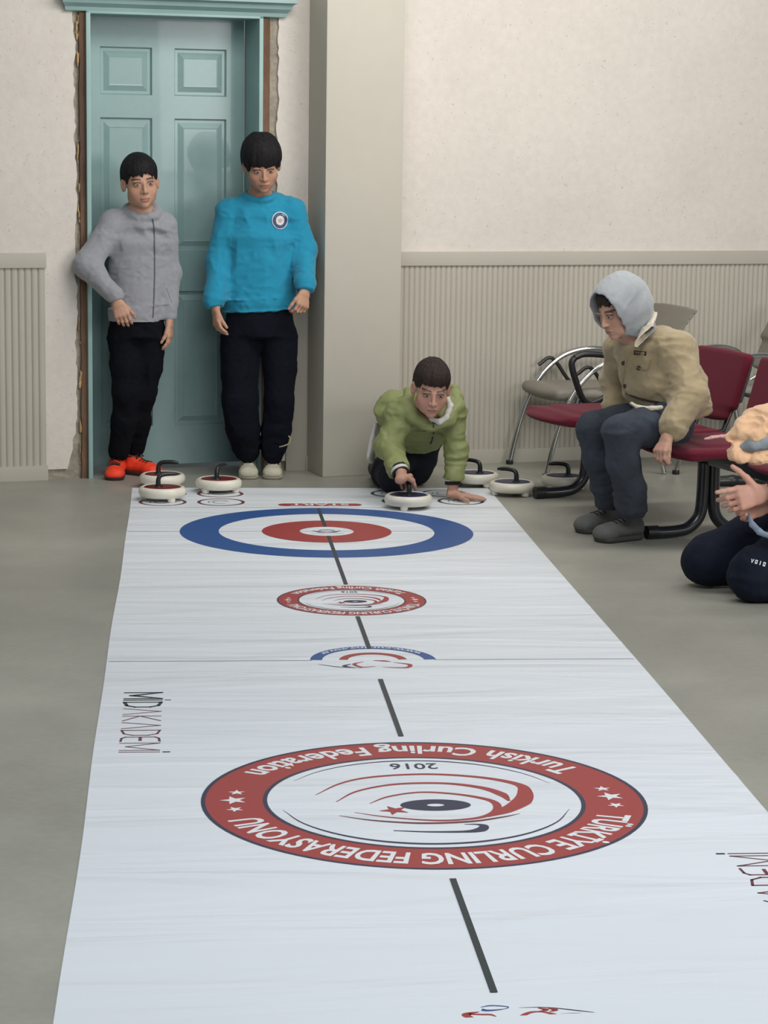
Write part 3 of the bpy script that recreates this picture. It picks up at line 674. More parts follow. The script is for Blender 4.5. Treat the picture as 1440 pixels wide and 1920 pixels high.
v.ell(Q(1412, 800, -.045), (.034, .030, .020), None, .012, 'sub'); v.cone(Q(1380, 842, -.03), Q(1440, 848, -.04), .008, .010, .01, 'sub'); v.ell(Q(1402, 836, -.03), (.02, .02, .006), None, .01, 'sub')
v.folds(.006, 20, (1, 1, 1.6), None, 2.); v.folds(.0025, 48, (1, 1, 1), None, 4.)
sc = v.obj('plush_scarf', M_peach); tag(sc, 'crumpled peach plush scarf with grey blue band beside the kneeling person', 'scarf')
me = sc.data
v = Vol(Q(1382, 850)-V3(0, .1, 0), Q(1450, 800)+V3(0, .1, 0), .0035); v.chain([Q(1390, 836, -.001), Q(1412, 833, -.009), Q(1436, 828, -.009)], [.016, .025, .027], .01); v.folds(.002, 50)
b_ = v.obj('printed_band', M_pgrey, sc); b_['label'] = 'grey blue printed band'
v = Vol(Q(1310, 835)-V3(0, .05, 0), Q(1380, 805)+V3(0, .05, 0), .002); v.chain([Q(1322, 823, -.01), Q(1335, 820, -.01), Q(1352, 818), Q(1372, 818)], [.0035, .005, .0045, .009], .004); v.folds(.001, 90)
b_ = v.obj('drawstring', mat('pink_cord', (214, 160, 156), .8), sc); b_['label'] = 'twisted pink white cord end'
# ------------------------------------------------------------------ people
def skinmat(name): return mat(name, (200, 160, 136), .55, attr='col', noise=[(40, .96, 1.03)], spec=.35)
M_skin = skinmat('skin')
def hl(c, R, s): return lambda x, y, z: c+R@(np.array([x, y, z])*s)      # head-local point
def head_vol(V, c, R, s=1., mouth_open=0.):
    T = hl(c, R, s); E = lambda p, r, k=.012, mode='add', Rl=None: V.ell(T(*p), r, R if Rl is None else R@Rl, k*s, mode, s)
    E((0, -.016, .034), (.070, .088, .078)); E((0, .022, -.022), (.062, .062, .080), .02); E((0, .028, -.068), (.047, .050, .036), .025)
    E((0, .064, -.096), (.017, .014, .013), .018)
    for g in (-1, 1):
        E((g*.038, .048, -.034), (.021, .021, .023), .018); E((g*.050, .0, -.066), (.010, .022, .022), .02)
        E((g*.030, .076, .012), (.020, .010, .007), .014)
    for g in (-1, 1): E((g*.029, .0925, -.005), (.015, .012, .0095), .012, 'sub')
    for g in (-1, 1): E((g*.029, .0715, -.005), (.0135, .0115, .0115), .003)
    V.cone(T(0, .080, .004), T(0, .0975, -.036), .0055*s, .0092*s, .008*s)
    for g in (-1, 1): E((g*.011, .088, -.038), (.0065, .008, .006), .005)
    E((0, .0815, -.0635), (.020, .008, .0052), .006); E((0, .0805, -.0735), (.017, .008, .0062), .006); V.cone(T(-.019, .0905, -.0685), T(.019, .0905, -.0685), .0016*s, k=.003*s, mode='sub')
    for g in (-1, 1):
        a = g*.35; Rl = np.array([[math.cos(a), -math.sin(a), 0], [math.sin(a), math.cos(a), 0], [0, 0, 1]])
        E((g*.075, -.004, -.008), (.010, .017, .030), .006, 'add', Rl); E((g*.083, .004, -.006), (.006, .009, .017), .005, 'sub', Rl)
def head_paint(vs, cols, c, R, s, brow=(.035, .025, .02)):
    q = ((vs-c)@R)/s; x, y, z = q.T; near = (np.abs(x) < .08) & (y > .03) & (np.abs(z) < .13)
    def blob(m, col, a=1.):
        m = (np.clip(m, 0, 1)*a*near)[:, None]; cols[:] = cols*(1-m)+np.array(col)*m
    for g in (-1, 1):
        ex = (x-g*.029)
        blob(1.2-((ex/.026)**2+((z+.006)/.017)**2), (.30, .17, .12), .40)                    # darker oval round the eye
        blob((1-((ex/.0120)**2+((z+.005)/.0040)**2))*3, (.40, .33, .29), .8)
        blob((1-((ex/.0062)**2+((z+.0048)/.0046)**2))*3, (.03, .018, .014))
        arc = z+.0002-.0035*(1-(ex/.014)**2); blob((1-(arc/.0022)**2)*(np.abs(ex) < .0145)*2, (.06, .035, .028), .85)
        br = z-.0165-.0022*(1-((ex-g*.003)/.018)**2); blob((1-(br/.0042)**2)*(np.abs(ex-g*.002) < .019)*2, brow, .85)
        blob(1-((x-g*.036)**2+(z+.035)**2)/.018**2, (.60, .27, .19), .35)
        blob((1-((x-g*.0065)**2+(z+.0445)**2)/.0035**2)*2, (.12, .05, .04), .8)
    blob((1-((x/.024)**2+((z+.0680)/.0095)**2))*2, (.40, .15, .12), .7)
    blob((1-(np.abs(z+.0685)/.0017))*(np.abs(x) < .019)*1.5, (.14, .04, .035), .9)
def hair_vol(c, R, s, side=-.004, nape=-.062, fringe=.030, vol=.013, seed=0., h=.0028, jag=.012, comb=1.):
    r = .135*s; V = Vol(c-r, c+r, h); T = hl(c, R, s)
    V.ell(T(0, -.018, .036), (.070+vol, .088+vol, .080+vol*1.1), R, .01, 'add', s)
    V.ell(T(0, -.035, -.015), (.062+vol*.6, .070+vol*.8, .065), R, .03*s, 'add', s)
    V.ell(T(0, .030, .060), (.058+vol*.6, .050, .038+vol), R, .02*s, 'add', s)
    X, Y, Z = V.a[0][:, None, None]-f4(c[0]), V.a[1][None, :, None]-f4(c[1]), V.a[2][None, None, :]-f4(c[2])
    x, y, z = [(X*f4(R[0, i])+Y*f4(R[1, i])+Z*f4(R[2, i]))/f4(s) for i in range(3)]
    j = (vnoise(x*45+seed, y*0+seed, x*0+1.5)+.7*vnoise(x*130+seed, y*20, x*0+4.5))*jag
    ang = np.where(y > .052, 1., 0)
    g = np.interp(y.ravel(), [-.12, -.07, -.035, -.02, .018, .030, .045, .05, .2], [nape, nape, nape*.8, max(.014, side), max(.014, side), side, side, fringe, fringe]).reshape(y.shape).astype(f4)
    inner = np.sqrt((x/.0685)**2+((y+.014)/.0865)**2+((z-.033)/.077)**2)-1
    V.F = np.maximum(V.F, (g+j*(y > .02)-z)*f4(s)*.8)
    V.F = np.maximum(V.F, -(inner*.066+.006)*f4(s))
    # clumps running down from the crown
    a = np.arctan2(x, y+.03+1e-5); rr = np.sqrt(x*x+(y+.03)**2)
    st = vnoise(a*7+seed, rr*16, z*6)*.0022+vnoise(a*26+seed, rr*30, z*12+3)*.0010
    V.F = V.F-(st*comb).astype(f4)*(np.abs(V.F) < .02)
    return V
M_hairb = mat('black_hair', (28, 26, 28), .7, noise=[(90, .6, 1.4)], bump=[(220, .6, .003)], spec=.2)
M_hairbr = mat('dark_brown_hair', (50, 42, 38), .75, noise=[(90, .6, 1.4)], bump=[(220, .6, .003)], spec=.2)
FING = ((.030, .066, .0083), (.0105, .074, .0086), (-.009, .069, .0082), (-.027, .055, .0072))
def hand_vol(V, w, D, N, T, s=.88, curl=((.3, .4, .3),)*4, spread=.06, thumb=(.75, .35, .25), thumb_in=.35, tc=.25):
    """w wrist, D along the palm, N out of the palm, T toward the thumb"""
    w = np.array(w, float); D = nrm(D); N = nrm(np.array(N)-D*(np.array(N)@D)); T = np.array(T, float); T = nrm(T-D*(T@D)-N*(T@N)); k = .005
    V.econe(w-D*.02*s, w+D*.02*s, T, (.023*s, .017*s), (.027*s, .016*s), .01)
    V.econe(w+D*.012*s, w+D*.074*s, T, (.028*s, .0155*s), (.037*s, .0125*s), .012)
    for i, (o, L, r) in enumerate(FING):
        p = w+D*(.078-abs(i-1.2)*.003)*s+T*o*s; a = 0; d0 = nrm(D+T*spread*(1.3-i)); c = curl[min(i, len(curl)-1)]; rr = r*s
        V.cone(w+D*.05*s+T*o*.85*s, p, .010*s, rr*1.05, .008)
        for j, fr in enumerate((.45, .30, .25)):
            a += c[j]; d = d0*math.cos(a)+N*math.sin(a); q = p+d*L*fr*s; V.cone(p, q, rr*(1-.08*j), rr*(.93-.08*j), k if j else .006); p = q
    p = w+D*.022*s+T*.022*s; d = nrm(D*thumb[0]+T*thumb[1]*2+N*thumb_in)
    for j, (L, r) in enumerate(((.040, .0125), (.030, .0095), (.024, .0085))):
        q = p+d*L*s; V.cone(p, q, r*s, r*.86*s, .008 if j == 0 else .004); p = q; d = nrm(d+N*tc-T*tc*.6+D*.12)
def body_paint(me, vs, base=(.50, .285, .195)):
    n = vnoise(vs[:, 0]*60, vs[:, 1]*60, vs[:, 2]*60)[:, None]
    cols = np.array(base)[None, :]*(1+.05*n); return cols
def person(name, loc, label): return empty(name, loc, label, 'person')
def finish_body(V, t, c, R, s, m, base=(.50, .285, .195), brow=(.035, .025, .02)):
    o = V.obj('body', m, t, 0); co = V.vs; cols = body_paint(o.data, co, base); head_paint(co, cols, c, R, s, brow); paint(o.data, cols); return o
def limb(V, pts, rs, k=.02): V.chain(pts, rs, k)
M_eyecol = None
def shoe(t, heel, toe, L, m_up, m_sole, m_lace, label=None, h=.003, high=.075, lace=True, m_logo=None, wd=1., bz=1.):
    """trainer standing on the ground from heel to toe"""
    heel = np.array([heel[0], heel[1], 0.]); f = nrm(np.array([toe[0]-heel[0], toe[1]-heel[1], 0.])); u = V3(0, 0, 1); l = np.cross(u, f); R = np.stack([l, f, u], 1)
    T = lambda x, y, z: heel+l*x+f*y+u*z
    b = [T(sx*.07, y, 0) for sx in (-1, 1) for y in (-.05, L+.04)]; lo = np.min(b, 0)-.02; hi = np.max(b, 0)+.02
    V = Vol((lo[0], lo[1], -.002), (hi[0], hi[1], high+.05), h)
    V.econe(T(0, .045, .038*bz), T(0, L-.055, .030*bz), l, (.031*wd, .030*bz), (.040*wd, .024*bz), .02, 1.); V.econe(T(0, .02, .035*bz), T(0, .05, .04*bz), l, (.029*wd, .030), (.032*wd, .030), .02)
    V.econe(T(0, L-.075, .026*bz), T(0, L-.04, .022*bz), l, (.041*wd, .024*bz), (.034*wd, .018*bz), .02, 1.)
    V.econe(T(0, .052, .045), T(0, .050, high), l, (.031*wd, .040), (.033*wd, .042), .02, .3); V.econe(T(0, .08, .055*bz), T(0, .145, .043*bz), l, (.022, .016), (.024, .014), .02)
    V.ell(T(0, .050, high+.022), (.025*wd, .033, .03), R, .006, 'sub'); V.cut(T(0, L/2, .014), -u, .25)
    up = V.obj('shoe', m_up, t, 1)
    if label: up['label'] = label
    V = Vol((lo[0], lo[1], -.004), (hi[0], hi[1], .05), h)
    V.econe(T(0, .04, .013), T(0, L-.06, .013), l, (.036*wd, .024), (.045*wd, .024), .02, 1.5); V.cut(T(0, L/2, .022), u, .3); V.cut(T(0, L/2, .001), -u, .3)
    V.obj('sole', m_sole, up, 1)
    if lace:
        bvh = BVHTree.FromPolygons([v.co for v in up.data.vertices], [p.vertices[:] for p in up.data.polygons])
        def on(x, y): h_ = bvh.ray_cast(Vector(T(x, y, .2)), Vector((0, 0, -1)))[0]; return (np.array(h_) if h_ is not None else T(x, y, .05))+u*.0015
        for y in (.088, .105, .122, .139):
            mb = MB(); mb.tube([on(x, y+.006*(x > 0)) for x in np.linspace(-.021, .021, 7)], .0026, 8); mb.build('lace', m_lace, up, smooth=True)
        for g in (-1, 1):
            c0 = on(0, .088)+u*.003; mb = MB(); mb.tube(spline([c0, c0+l*g*.012+u*.007+f*.004, c0+l*g*.024+u*.002-f*.001, c0+l*g*.016-u*.003+f*.012, c0+f*.004], 4), .0022, 8); mb.build('lace_loop', m_lace, up, smooth=True)
    return up
def A(*p): return [np.array(q, float) for q in p]
Zh = V3(0, 0, 1)

# ================= boy in the grey hoodie
t = person('boy', (-.22, 10.25, 0), 'boy in a grey zipped hoodie, black trousers and orange shoes leaning on the door')
M_hood1 = mat('grey_marl_jersey', (146, 147, 152), .95, noise=[(70, .94, 1.05)], bump=[(300, .3, .001)], sheen=.3)
M_trou1 = mat('black_trouser_cloth', (15, 16, 22), .95, noise=[(60, .8, 1.15)], bump=[(260, .3, .001)], spec=.15)
hc = P(263, 341, 10.17); hR = frame((.22, -1, -.06), (-.10, 0, 1)); hs = 1.0
ch, pv = P(262, 455, 10.23), P(256, 600, 10.22); nk = P(264, 398, 10.21)
sR, eR_, wR = P(214, 420, 10.21), P(163, 497, 10.13), P(218, 560, 10.02)
sL, eL_, wL = P(306, 422, 10.23), P(318, 512, 10.26), P(317, 598, 10.20)
hpR, hpL = P(234, 620, 10.22), P(279, 620, 10.22); knR, knL = P(236, 735, 10.17), P(268, 735, 10.22); anR, anL = P(224, 852, 10.25), P(253, 850, 10.32)
V = Vol((-.60, 9.85, .02), (.10, 10.42, 1.48), .0055, (((-.36, -.12, .0026), (-.48, -.28, .0032), (-.15, -.02, .0032)), ((9.9, 10.35, .003),), ((1.14, 1.47, .0022), (.55, .80, .003))))
head_vol(V, hc, hR, hs)
V.econe(hc+hR@V3(0, -.018, -.06)*hs, nk, hR[:, 0], (.043, .045), (.045, .046), .02); V.econe(nk, ch, (1, .2, 0), (.07, .05), (.115, .075), .03); V.econe(ch, pv, (1, .2, 0), (.11, .07), (.10, .07), .03)
limb(V, [nk, sR], [.04, .04]); limb(V, [nk, sL], [.04, .04]); limb(V, [sR, eR_, wR], [.036, .029, .020]); limb(V, [sL, eL_, wL], [.036, .028, .020])
limb(V, [hpR, knR, anR], [.05, .034, .026]); limb(V, [hpL, knL, anL], [.05, .034, .026])
dR = nrm(P(233, 605, 10.0)-wR); hand_vol(V, wR+dR*.012, dR, (.1, .9, -.2), (.9, -.3, .35), .88, ((.35, .5, .3), (.45, .5, .3), (.5, .5, .3), (.55, .5, .3)), .03, (.8, .25, .2), .2)
dL = nrm(P(320, 655, 10.18)-wL); hand_vol(V, wL+dL*.012, dL, (-1, .25, 0), (-.1, -1, 0), .88, ((.25, .35, .25), (.3, .4, .3), (.35, .4, .3), (.4, .45, .3)), .02, (.9, .15, .2), .25)
finish_body(V, t, hc, hR, hs, M_skin)
hv = hair_vol(hc, hR, hs, side=.012, nape=-.01, fringe=.034, vol=.011, seed=1.3, jag=.024)
hv.obj('hair', M_hairb, t, 0)
V = Vol((-.64, 9.9, .70), (.12, 10.50, 1.30), .0045)
V.econe(P(263, 432, 10.23), ch, (1, .2, 0), (.125, .082), (.142, .10), .03, .5); V.econe(ch, P(257, 590, 10.22), (1, .2, 0), (.138, .098), (.120, .092), .03, .25)
V.econe(P(254, 575, 10.22), P(256, 603, 10.22), (1, .2, 0), (.125, .098), (.120, .095), .012, .12)
limb(V, [P(236, 415, 10.22), sR, eR_, P(214, 553, 10.03)], [.045, .056, .052, .036], .03); limb(V, [P(290, 415, 10.23), sL, eL_, P(317, 592, 10.21)], [.045, .052, .044, .034], .03)
V.cone(P(213, 552, 10.035), P(217, 557, 10.03), .034, .030, .006)
# hood lying round the neck
V.econe(nk+V3(0, .01, .02), nk+V3(.0, .0, -.07), (1, 0, 0), (.066, .06), (.11, .08), .03, .25)
V.cut(nk+V3(0, -.01, .014), (0, -.45, 1), .085)
for a0 in np.linspace(-2.75, 2.75, 15):
    a1 = a0+.393; q = lambda a: nk+V3(.066*math.sin(a)+.008*(1-math.cos(a)), .060*math.cos(a)-.004, .026*math.cos(a)+.006)
    V.cone(q(a0), q(a1), .016, .016, .012)
V.econe(nk+V3(0, .075, .005), nk+V3(0, .095, -.06), (1, 0, 0), (.085, .03), (.06, .025), .02)
V.econe(nk+V3(0, 0, .16), nk+V3(.004, -.01, .0), (1, 0, 0), (.050, .050), (.048, .048), .006, .3, 'sub'); V.cone(nk+V3(.010, -.06, .035), nk+V3(.022, -.095, -.022), .034, .006, .006, 'sub')
V.cut(P(218, 560, 10.02)+dR*.004, dR, .06); V.cut(wL+dL*.004, dL, .05)
V.folds(.0045, 11, (1, 1, .8), None, 1.7); V.folds(.0022, 26, (1, 1, 1.5), None, 3.1)
ho = V.obj('hoodie', M_hood1, t, 1)
zp = [P(288+dx, v, 10.0) for dx, v in ((-3, 412), (0, 430), (1, 470), (1, 520), (0, 560), (-2, 600))]
bvh = BVHTree.FromPolygons([v.co for v in ho.data.vertices], [p.vertices[:] for p in ho.data.polygons])
zz = []
for q in spline(zp, 8):
    h_ = bvh.ray_cast(Vector(q-V3(0, .3, 0)), Vector((0, 1, 0)))[0]
    if h_ is not None: zz.append(np.array(h_)-V3(0, .001, 0))
mb = MB(); mb.tube(zz, .0032, 8); zo = mb.build('zip', mat('dark_grey_zip', (92, 94, 100), .5), ho, smooth=True); zo['label'] = 'darker zip line'
for (a, b) in (((236, 548), (218, 575)), ((312, 545), (322, 572))):
    pts = []
    for q in spline([P(a[0], a[1], 10.0), P((a[0]+b[0])/2, (a[1]+b[1])/2, 10.), P(b[0], b[1], 10.0)], 6):
        h_ = bvh.ray_cast(Vector(q-V3(0, .3, 0)), Vector((0, 1, 0)))[0]
        if h_ is not None and h_[1] < 10.3: pts.append(np.array(h_))
    if len(pts) > 3: mb = MB(); mb.tube(pts, .0028, 6); mb.build('pocket_seam', M_hood1, ho, smooth=True)
def trousers(V, hp, legs, waist, wr, k=.03):
    V.econe(waist, hp, (1, .1, 0), wr[0], wr[1], k, .2)
    for pts, rs in legs: V.chain(pts, rs, k)
V = Vol((-.50, 9.95, .07), (.05, 10.50, .80), .0048)
trousers(V, P(257, 628, 10.22), [([P(232, 632, 10.22), P(236, 690, 10.19), knR, P(232, 790, 10.20), P(223, 846, 10.24)], [.068, .062, .052, .048, .043]), ([P(283, 632, 10.22), P(276, 690, 10.22), knL, P(262, 790, 10.27), P(254, 838, 10.32)], [.066, .060, .052, .046, .040])], P(256, 592, 10.22), ((.112, .085), (.118, .088)))
V.folds(.0045, 13, (1, 1, .9), None, 4.4); V.folds(.002, 34, (1, 1, 1.6), None, 5.1)
V.obj('trousers', M_trou1, t, 1)
M_orange = mat('neon_orange_mesh', (250, 74, 46), .55, noise=[(60, .9, 1.05)], spec=.3); M_sole1 = mat('dark_red_sole', (74, 44, 44), .6); M_laceb = mat('black_lace', (30, 26, 30), .7)
shoe(t, P(222, 872, 10.31)[:2], P(211, 900, 10.06)[:2], .225, M_orange, M_sole1, M_laceb, 'orange shoe pointing at the camera')
so = shoe(t, (-.275, 10.355), (-.115, 10.24), .225, M_orange, M_sole1, M_laceb, 'orange shoe turned out to the right')

# ================= boy in the turquoise sweatshirt
t = person('boy', (.30, 10.30, 0), 'taller boy in a turquoise sweatshirt with round chest badge and baggy black trousers')
M_turq = mat('turquoise_fleece', (20, 134, 166), .9, noise=[(50, .94, 1.05)], bump=[(260, .3, .001)], sheen=.15)
M_navyt = mat('black_navy_tracksuit', (14, 16, 26), .9, noise=[(40, .85, 1.15)], bump=[(200, .2, .001)], spec=.15)
hc = P(491, 308, 10.18); hR = frame((.10, -1, -.36), (-.07, 0, 1)); hs = 1.0
nk = P(487, 368, 10.27); ch = P(487, 450, 10.27); pv = P(487, 580, 10.25)
sR, eR_, wR = P(428, 393, 10.27), P(412, 490, 10.25), P(404, 574, 10.14)
sL, eL_, wL = P(550, 392, 10.28), P(570, 470, 10.27), P(572, 542, 10.13)
hpR, hpL = P(455, 615, 10.25), P(520, 615, 10.25); knR, knL = P(452, 730, 10.245), P(523, 730, 10.245); anR, anL = P(463, 850, 10.25), P(513, 850, 10.25)
V = Vol((.0, 9.92, .02), (.66, 10.45, 1.56), .0055, (((.16, .42, .0026), (.08, .18, .0032), (.44, .60, .0032)), ((9.95, 10.40, .003),), ((1.20, 1.54, .0022), (.64, .86, .003))))
head_vol(V, hc, hR, hs)
V.econe(hc+hR@V3(0, -.02, -.055)*hs, nk, hR[:, 0], (.046, .050), (.050, .052), .02); V.econe(nk, ch, (1, .1, 0), (.055, .050), (.115, .085), .03); V.econe(ch, pv, (1, .1, 0), (.12, .08), (.11, .08), .03)
limb(V, [nk-Zh*.05, sR-Zh*.03], [.035, .03]); limb(V, [nk-Zh*.05, sL-Zh*.03], [.035, .03]); limb(V, [sR-Zh*.03, eR_, wR], [.030, .032, .022]); limb(V, [sL-Zh*.03, eL_, wL], [.030, .032, .022])
limb(V, [hpR, knR, anR], [.055, .030, .024]); limb(V, [hpL, knL, anL], [.055, .030, .024])
dR = nrm(P(407, 620, 10.10)-wR); hand_vol(V, wR+dR*.01, dR, (.95, .3, 0), (.25, -1, 0), .92, ((.3, .4, .3), (.4, .45, .3), (.45, .5, .3), (.5, .5, .3)), .02, (.9, .15, .2), .25)
dL = nrm(P(565, 592, 10.08)-wL); hand_vol(V, wL+dL*.01, dL, (-.6, .8, 0), (-.8, -.6, 0), .92, ((.5, .7, .5), (.6, .8, .5), (.7, .8, .5), (.7, .8, .5)), .02, (.8, .2, .2), .3)
finish_body(V, t, hc, hR, hs, M_skin, (.47, .262, .175))
hair_vol(hc, hR, hs*1.03, side=-.012, nape=-.05, fringe=.018, vol=.019, seed=6.1, jag=.018).obj('hair', M_hairb, t, 0)
V = Vol((-.02, 9.95, .74), (.68, 10.55, 1.36), .0045)
V.econe(P(487, 402, 10.28), ch, (1, .1, 0), (.135, .090), (.158, .112), .03, .5); V.econe(ch, P(486, 568, 10.26), (1, .1, 0), (.156, .112), (.158, .112), .03, .25)
V.econe(P(486, 560, 10.26), P(487, 578, 10.26), (1, .1, 0), (.160, .114), (.156, .110), .008, .1)
limb(V, [P(462, 386, 10.28), sR+V3(.006, 0, -.012), eR_, P(402, 562, 10.155)], [.05, .053, .055, .046], .03); limb(V, [P(516, 384, 10.28), sL+V3(-.004, 0, -.012), eL_, P(572, 530, 10.15)], [.05, .052, .050, .044], .03)
V.econe(P(403, 562, 10.15), wR+dR*.0, (1, 0, 0), (.036, .034), (.033, .031), .004, .3); V.econe(P(572, 528, 10.15), wL, (1, 0, 0), (.038, .036), (.035, .033), .004, .3)
V.econe(nk+V3(0, .005, .010), nk+V3(0, .0, -.085), (1, 0, 0), (.074, .066), (.130, .088), .03, .25)
V.cut(nk+V3(0, -.012, .0), (0, -.27, 1), .10)
for a in np.linspace(0, 2*math.pi, 25)[:-1]:
    q = lambda b: nk+V3(.066*math.sin(b),   .060*math.cos(b)-.012, -.018+.034*((1+math.cos(b))/2)**.6); V.cone(q(a), q(a+.262), .010, .010, .010)
V.econe(nk+V3(0, .0, .16), nk+V3(.0, -.012, -.008), (1, 0, 0), (.058, .054), (.058, .052), .004, .25, 'sub')
V.cut(wR+dR*.004, dR, .055); V.cut(wL+dL*.004, dL, .055)
V.folds(.006, 9, (1, 1, .9), None, 7.3); V.folds(.0025, 24, (1, 1, 1.5), None, 2.4)
sw = V.obj('sweatshirt', M_turq, t, 1)
mb = MB(); ringp = []
for a in np.linspace(0, 2*math.pi, 41): ringp.append(nk+V3(.0665*math.sin(a), .0605*math.cos(a)-.012, -.013+.034*((1+math.cos(a))/2)**.6))
mb.tube(ringp, .0095, 10, caps=False); mb.build('collar_rib', M_turq, sw, smooth=True)
bc = P(531, 413, 10.12)
for r1, r0, colr, nm, of in ((.0385, 0, (214, 214, 222), 'badge', .004), (.035, .0215, (56, 76, 110), 'badge_ring', .0055), (.0205, 0, (222, 216, 214), 'badge_centre', .0065), (.008, 0, (206, 178, 172), 'badge_emblem', .008)):
    d_ = decal(sw, bc, (.15, -1, .05), (1, 0, 0), disc(r1, 28, r0), nm, mat(nm, colr, .6), sw, of, .001)
V = Vol((.02, 9.98, .05), (.62, 10.55, .84), .0048)
trousers(V, P(487, 625, 10.26), [([P(452, 632, 10.26), P(449, 700, 10.24), P(449, 750, 10.22), P(455, 805, 10.24), P(460, 835, 10.25), P(463, 850, 10.25)], [.086, .078, .078, .072, .062, .050]), ([P(522, 632, 10.26), P(525, 690, 10.24), P(523, 750, 10.22), P(518, 805, 10.24), P(514, 835, 10.25), P(513, 850, 10.25)], [.084, .068, .060, .060, .056, .048])], P(487, 570, 10.26), ((.140, .100), (.158, .112)), .015)
V.folds(.008, 8, (1.2, 1.2, .45), None, 9.3); V.folds(.004, 18, (1, 1, 1.3), None, 6.6, zr=(.02, .34)); V.folds(.0018, 40, (1, 1, 1.2), None, 1.9)
pn_ = V.obj('trousers', M_navyt, t, 1)
mb = MB(); mb.tube(spline([P(541, 817, 10.13), P(545, 824, 10.13), P(541, 832, 10.13), P(532, 836, 10.13), P(524, 838, 10.14)], 5), .0028, 8); dc_ = mb.build('drawcord', mat('pale_cord', (170, 160, 130), .8), pn_, smooth=True); dc_['label'] = 'pale drawcord at the ankle'
M_cream = mat('worn_cream_leather', (196, 192, 172), .7, noise=[(22, .82, 1.05), (70, .95, 1.03)]); M_sole2 = mat('off_white_rubber', (184, 178, 156), .7, noise=[(20, .8, 1.05)]); M_lacew = mat('off_white_lace', (206, 204, 190), .8)
shoe(t, P(465, 872, 10.36)[:2], P(466, 898, 10.12)[:2], .235, M_cream, M_sole2, M_lacew, 'scuffed cream shoe')
shoe(t, P(511, 872, 10.36)[:2], P(511, 898, 10.12)[:2], .235, M_cream, M_sole2, M_lacew, 'scuffed cream shoe')
# ================= boy in the green jacket pushing a stone
t = person('boy', (.95, 9.85, 0), 'kneeling boy in an olive green jacket pushing a navy topped stone')
M_green = mat('olive_green_nylon', (136, 143, 92), .6, noise=[(30, .93, 1.06)], bump=[(120, .15, .002)])
M_navy3 = mat('navy_joggers', (16, 19, 34), .9, noise=[(50, .85, 1.15)]); M_cuffb = mat('dark_brown_rib', (36, 26, 26), .9); M_whitec = mat('white_cotton', (206, 204, 198), .85)
hc = P(809, 727, 9.46); hR = frame((.03, -1, -.30), (.06, 0, 1)); hs = 1.0
nk = P(808, 768, 9.60); ch = P(800, 790, 9.78); pv = P(790, 792, 10.08)
sR, eR_, wR = P(748, 778, 9.60), P(726, 838, 9.56), P(752, 886, 9.38)
sL, eL_, wL = P(851, 768, 9.62), P(856, 845, 9.62), P(849, 903, 9.57)
hpR, hpL = P(752, 800, 10.06), P(795, 800, 10.04)
knR, knL = V3(.90, 9.79, .055), V3(1.02, 9.99, .055); anR, anL = V3(.87, 10.10, .06), V3(1.0, 10.30, .06)
V = Vol((.62, 9.15, -.002), (1.46, 10.40, .66), .0065, (((.86, 1.40, .003),), ((9.20, 9.62, .003),), ((0, .12, .0026), (.30, .66, .0026))))
head_vol(V, hc, hR, hs)
V.econe(hc+hR@V3(0, -.025, -.05)*hs, nk, hR[:, 0], (.044, .048), (.048, .048), .02); V.econe(nk, ch, (1, 0, 0), (.06, .05), (.11, .08), .03); V.econe(ch, pv, (1, 0, 0), (.11, .08), (.09, .08), .03)
limb(V, [nk, sR], [.04, .04]); limb(V, [nk, sL], [.04, .04]); limb(V, [sR, eR_, wR], [.036, .029, .022]); limb(V, [sL, eL_, wL], [.036, .028, .022])
limb(V, [hpR, knR+Zh*.01, anR], [.05, .038, .026]); limb(V, [hpL, knL+Zh*.01, anL], [.05, .038, .026])
# right hand closing round the stone's handle, left hand flat on the mat
gr = V3(.9246, 9.345, ZT)+V3(0, .03, .112)
dR = nrm(gr+V3(-.02, .03, .03)-wR); hand_vol(V, gr-dR*.085+V3(-.012, -.01, .012), dR, (.55, .3, -1), (1, -.2, .4), .92, ((.9, 1.1, .7), (.9, 1.1, .7), (.9, 1.1, .7), (.9, 1.1, .7)), .02, (.9, .16, .3), .7, .5)
V.cone(wR, gr-dR*.085+V3(-.012, -.01, .012), .022, .021, .01)
pl_ = V3(*P(849, 930, 9.56)[:2], .026)
V.cone(wL, pl_+V3(-.0, .012, .006), .024, .022, .012)
hand_vol(V, pl_, (1, -.16, -.10), (0, 0, -1), (-.1, -1, 0), .92, ((.0, .05, .05),)*4, .13, (.7, .55, .2), .1, .02)
V.cut((.95, 9.7, .0035), (0, 0, -1), 1.2)
finish_body(V, t, hc, hR, hs, M_skin, (.50, .28, .205))
hair_vol(hc, hR, hs, side=.008, nape=-.01, fringe=.032, vol=.008, seed=3.3, jag=.014).obj('hair', M_hairbr, t, 0)
V = Vol((.60, 9.30, .08), (1.36, 10.30, .62), .0048)
V.econe(P(806, 772, 9.66), P(800, 782, 9.86), (1, 0, .1), (.120, .080), (.130, .10), .04, .6); V.econe(P(800, 782, 9.84), P(782, 790, 10.10), (1, 0, 0), (.140, .105), (.125, .11), .04, .5)
V.econe(P(790, 790, 9.72), P(785, 822, 9.84), (1, 0, 0), (.120, .07), (.095, .065), .04, .5)
limb(V, [P(775, 768, 9.66), sR+V3(.006, 0, -.008), eR_+V3(.008, 0, 0), P(746, 878, 9.42)], [.058, .056, .047, .040], .035); limb(V, [P(832, 765, 9.66), sL+V3(-.006, 0, -.006), eL_, P(849, 893, 9.58)], [.050, .047, .040, .038], .035)
V.econe(P(735, 770, 9.74), P(745, 775, 10.02), (1, 0, 0), (.07, .08), (.07, .08), .04)
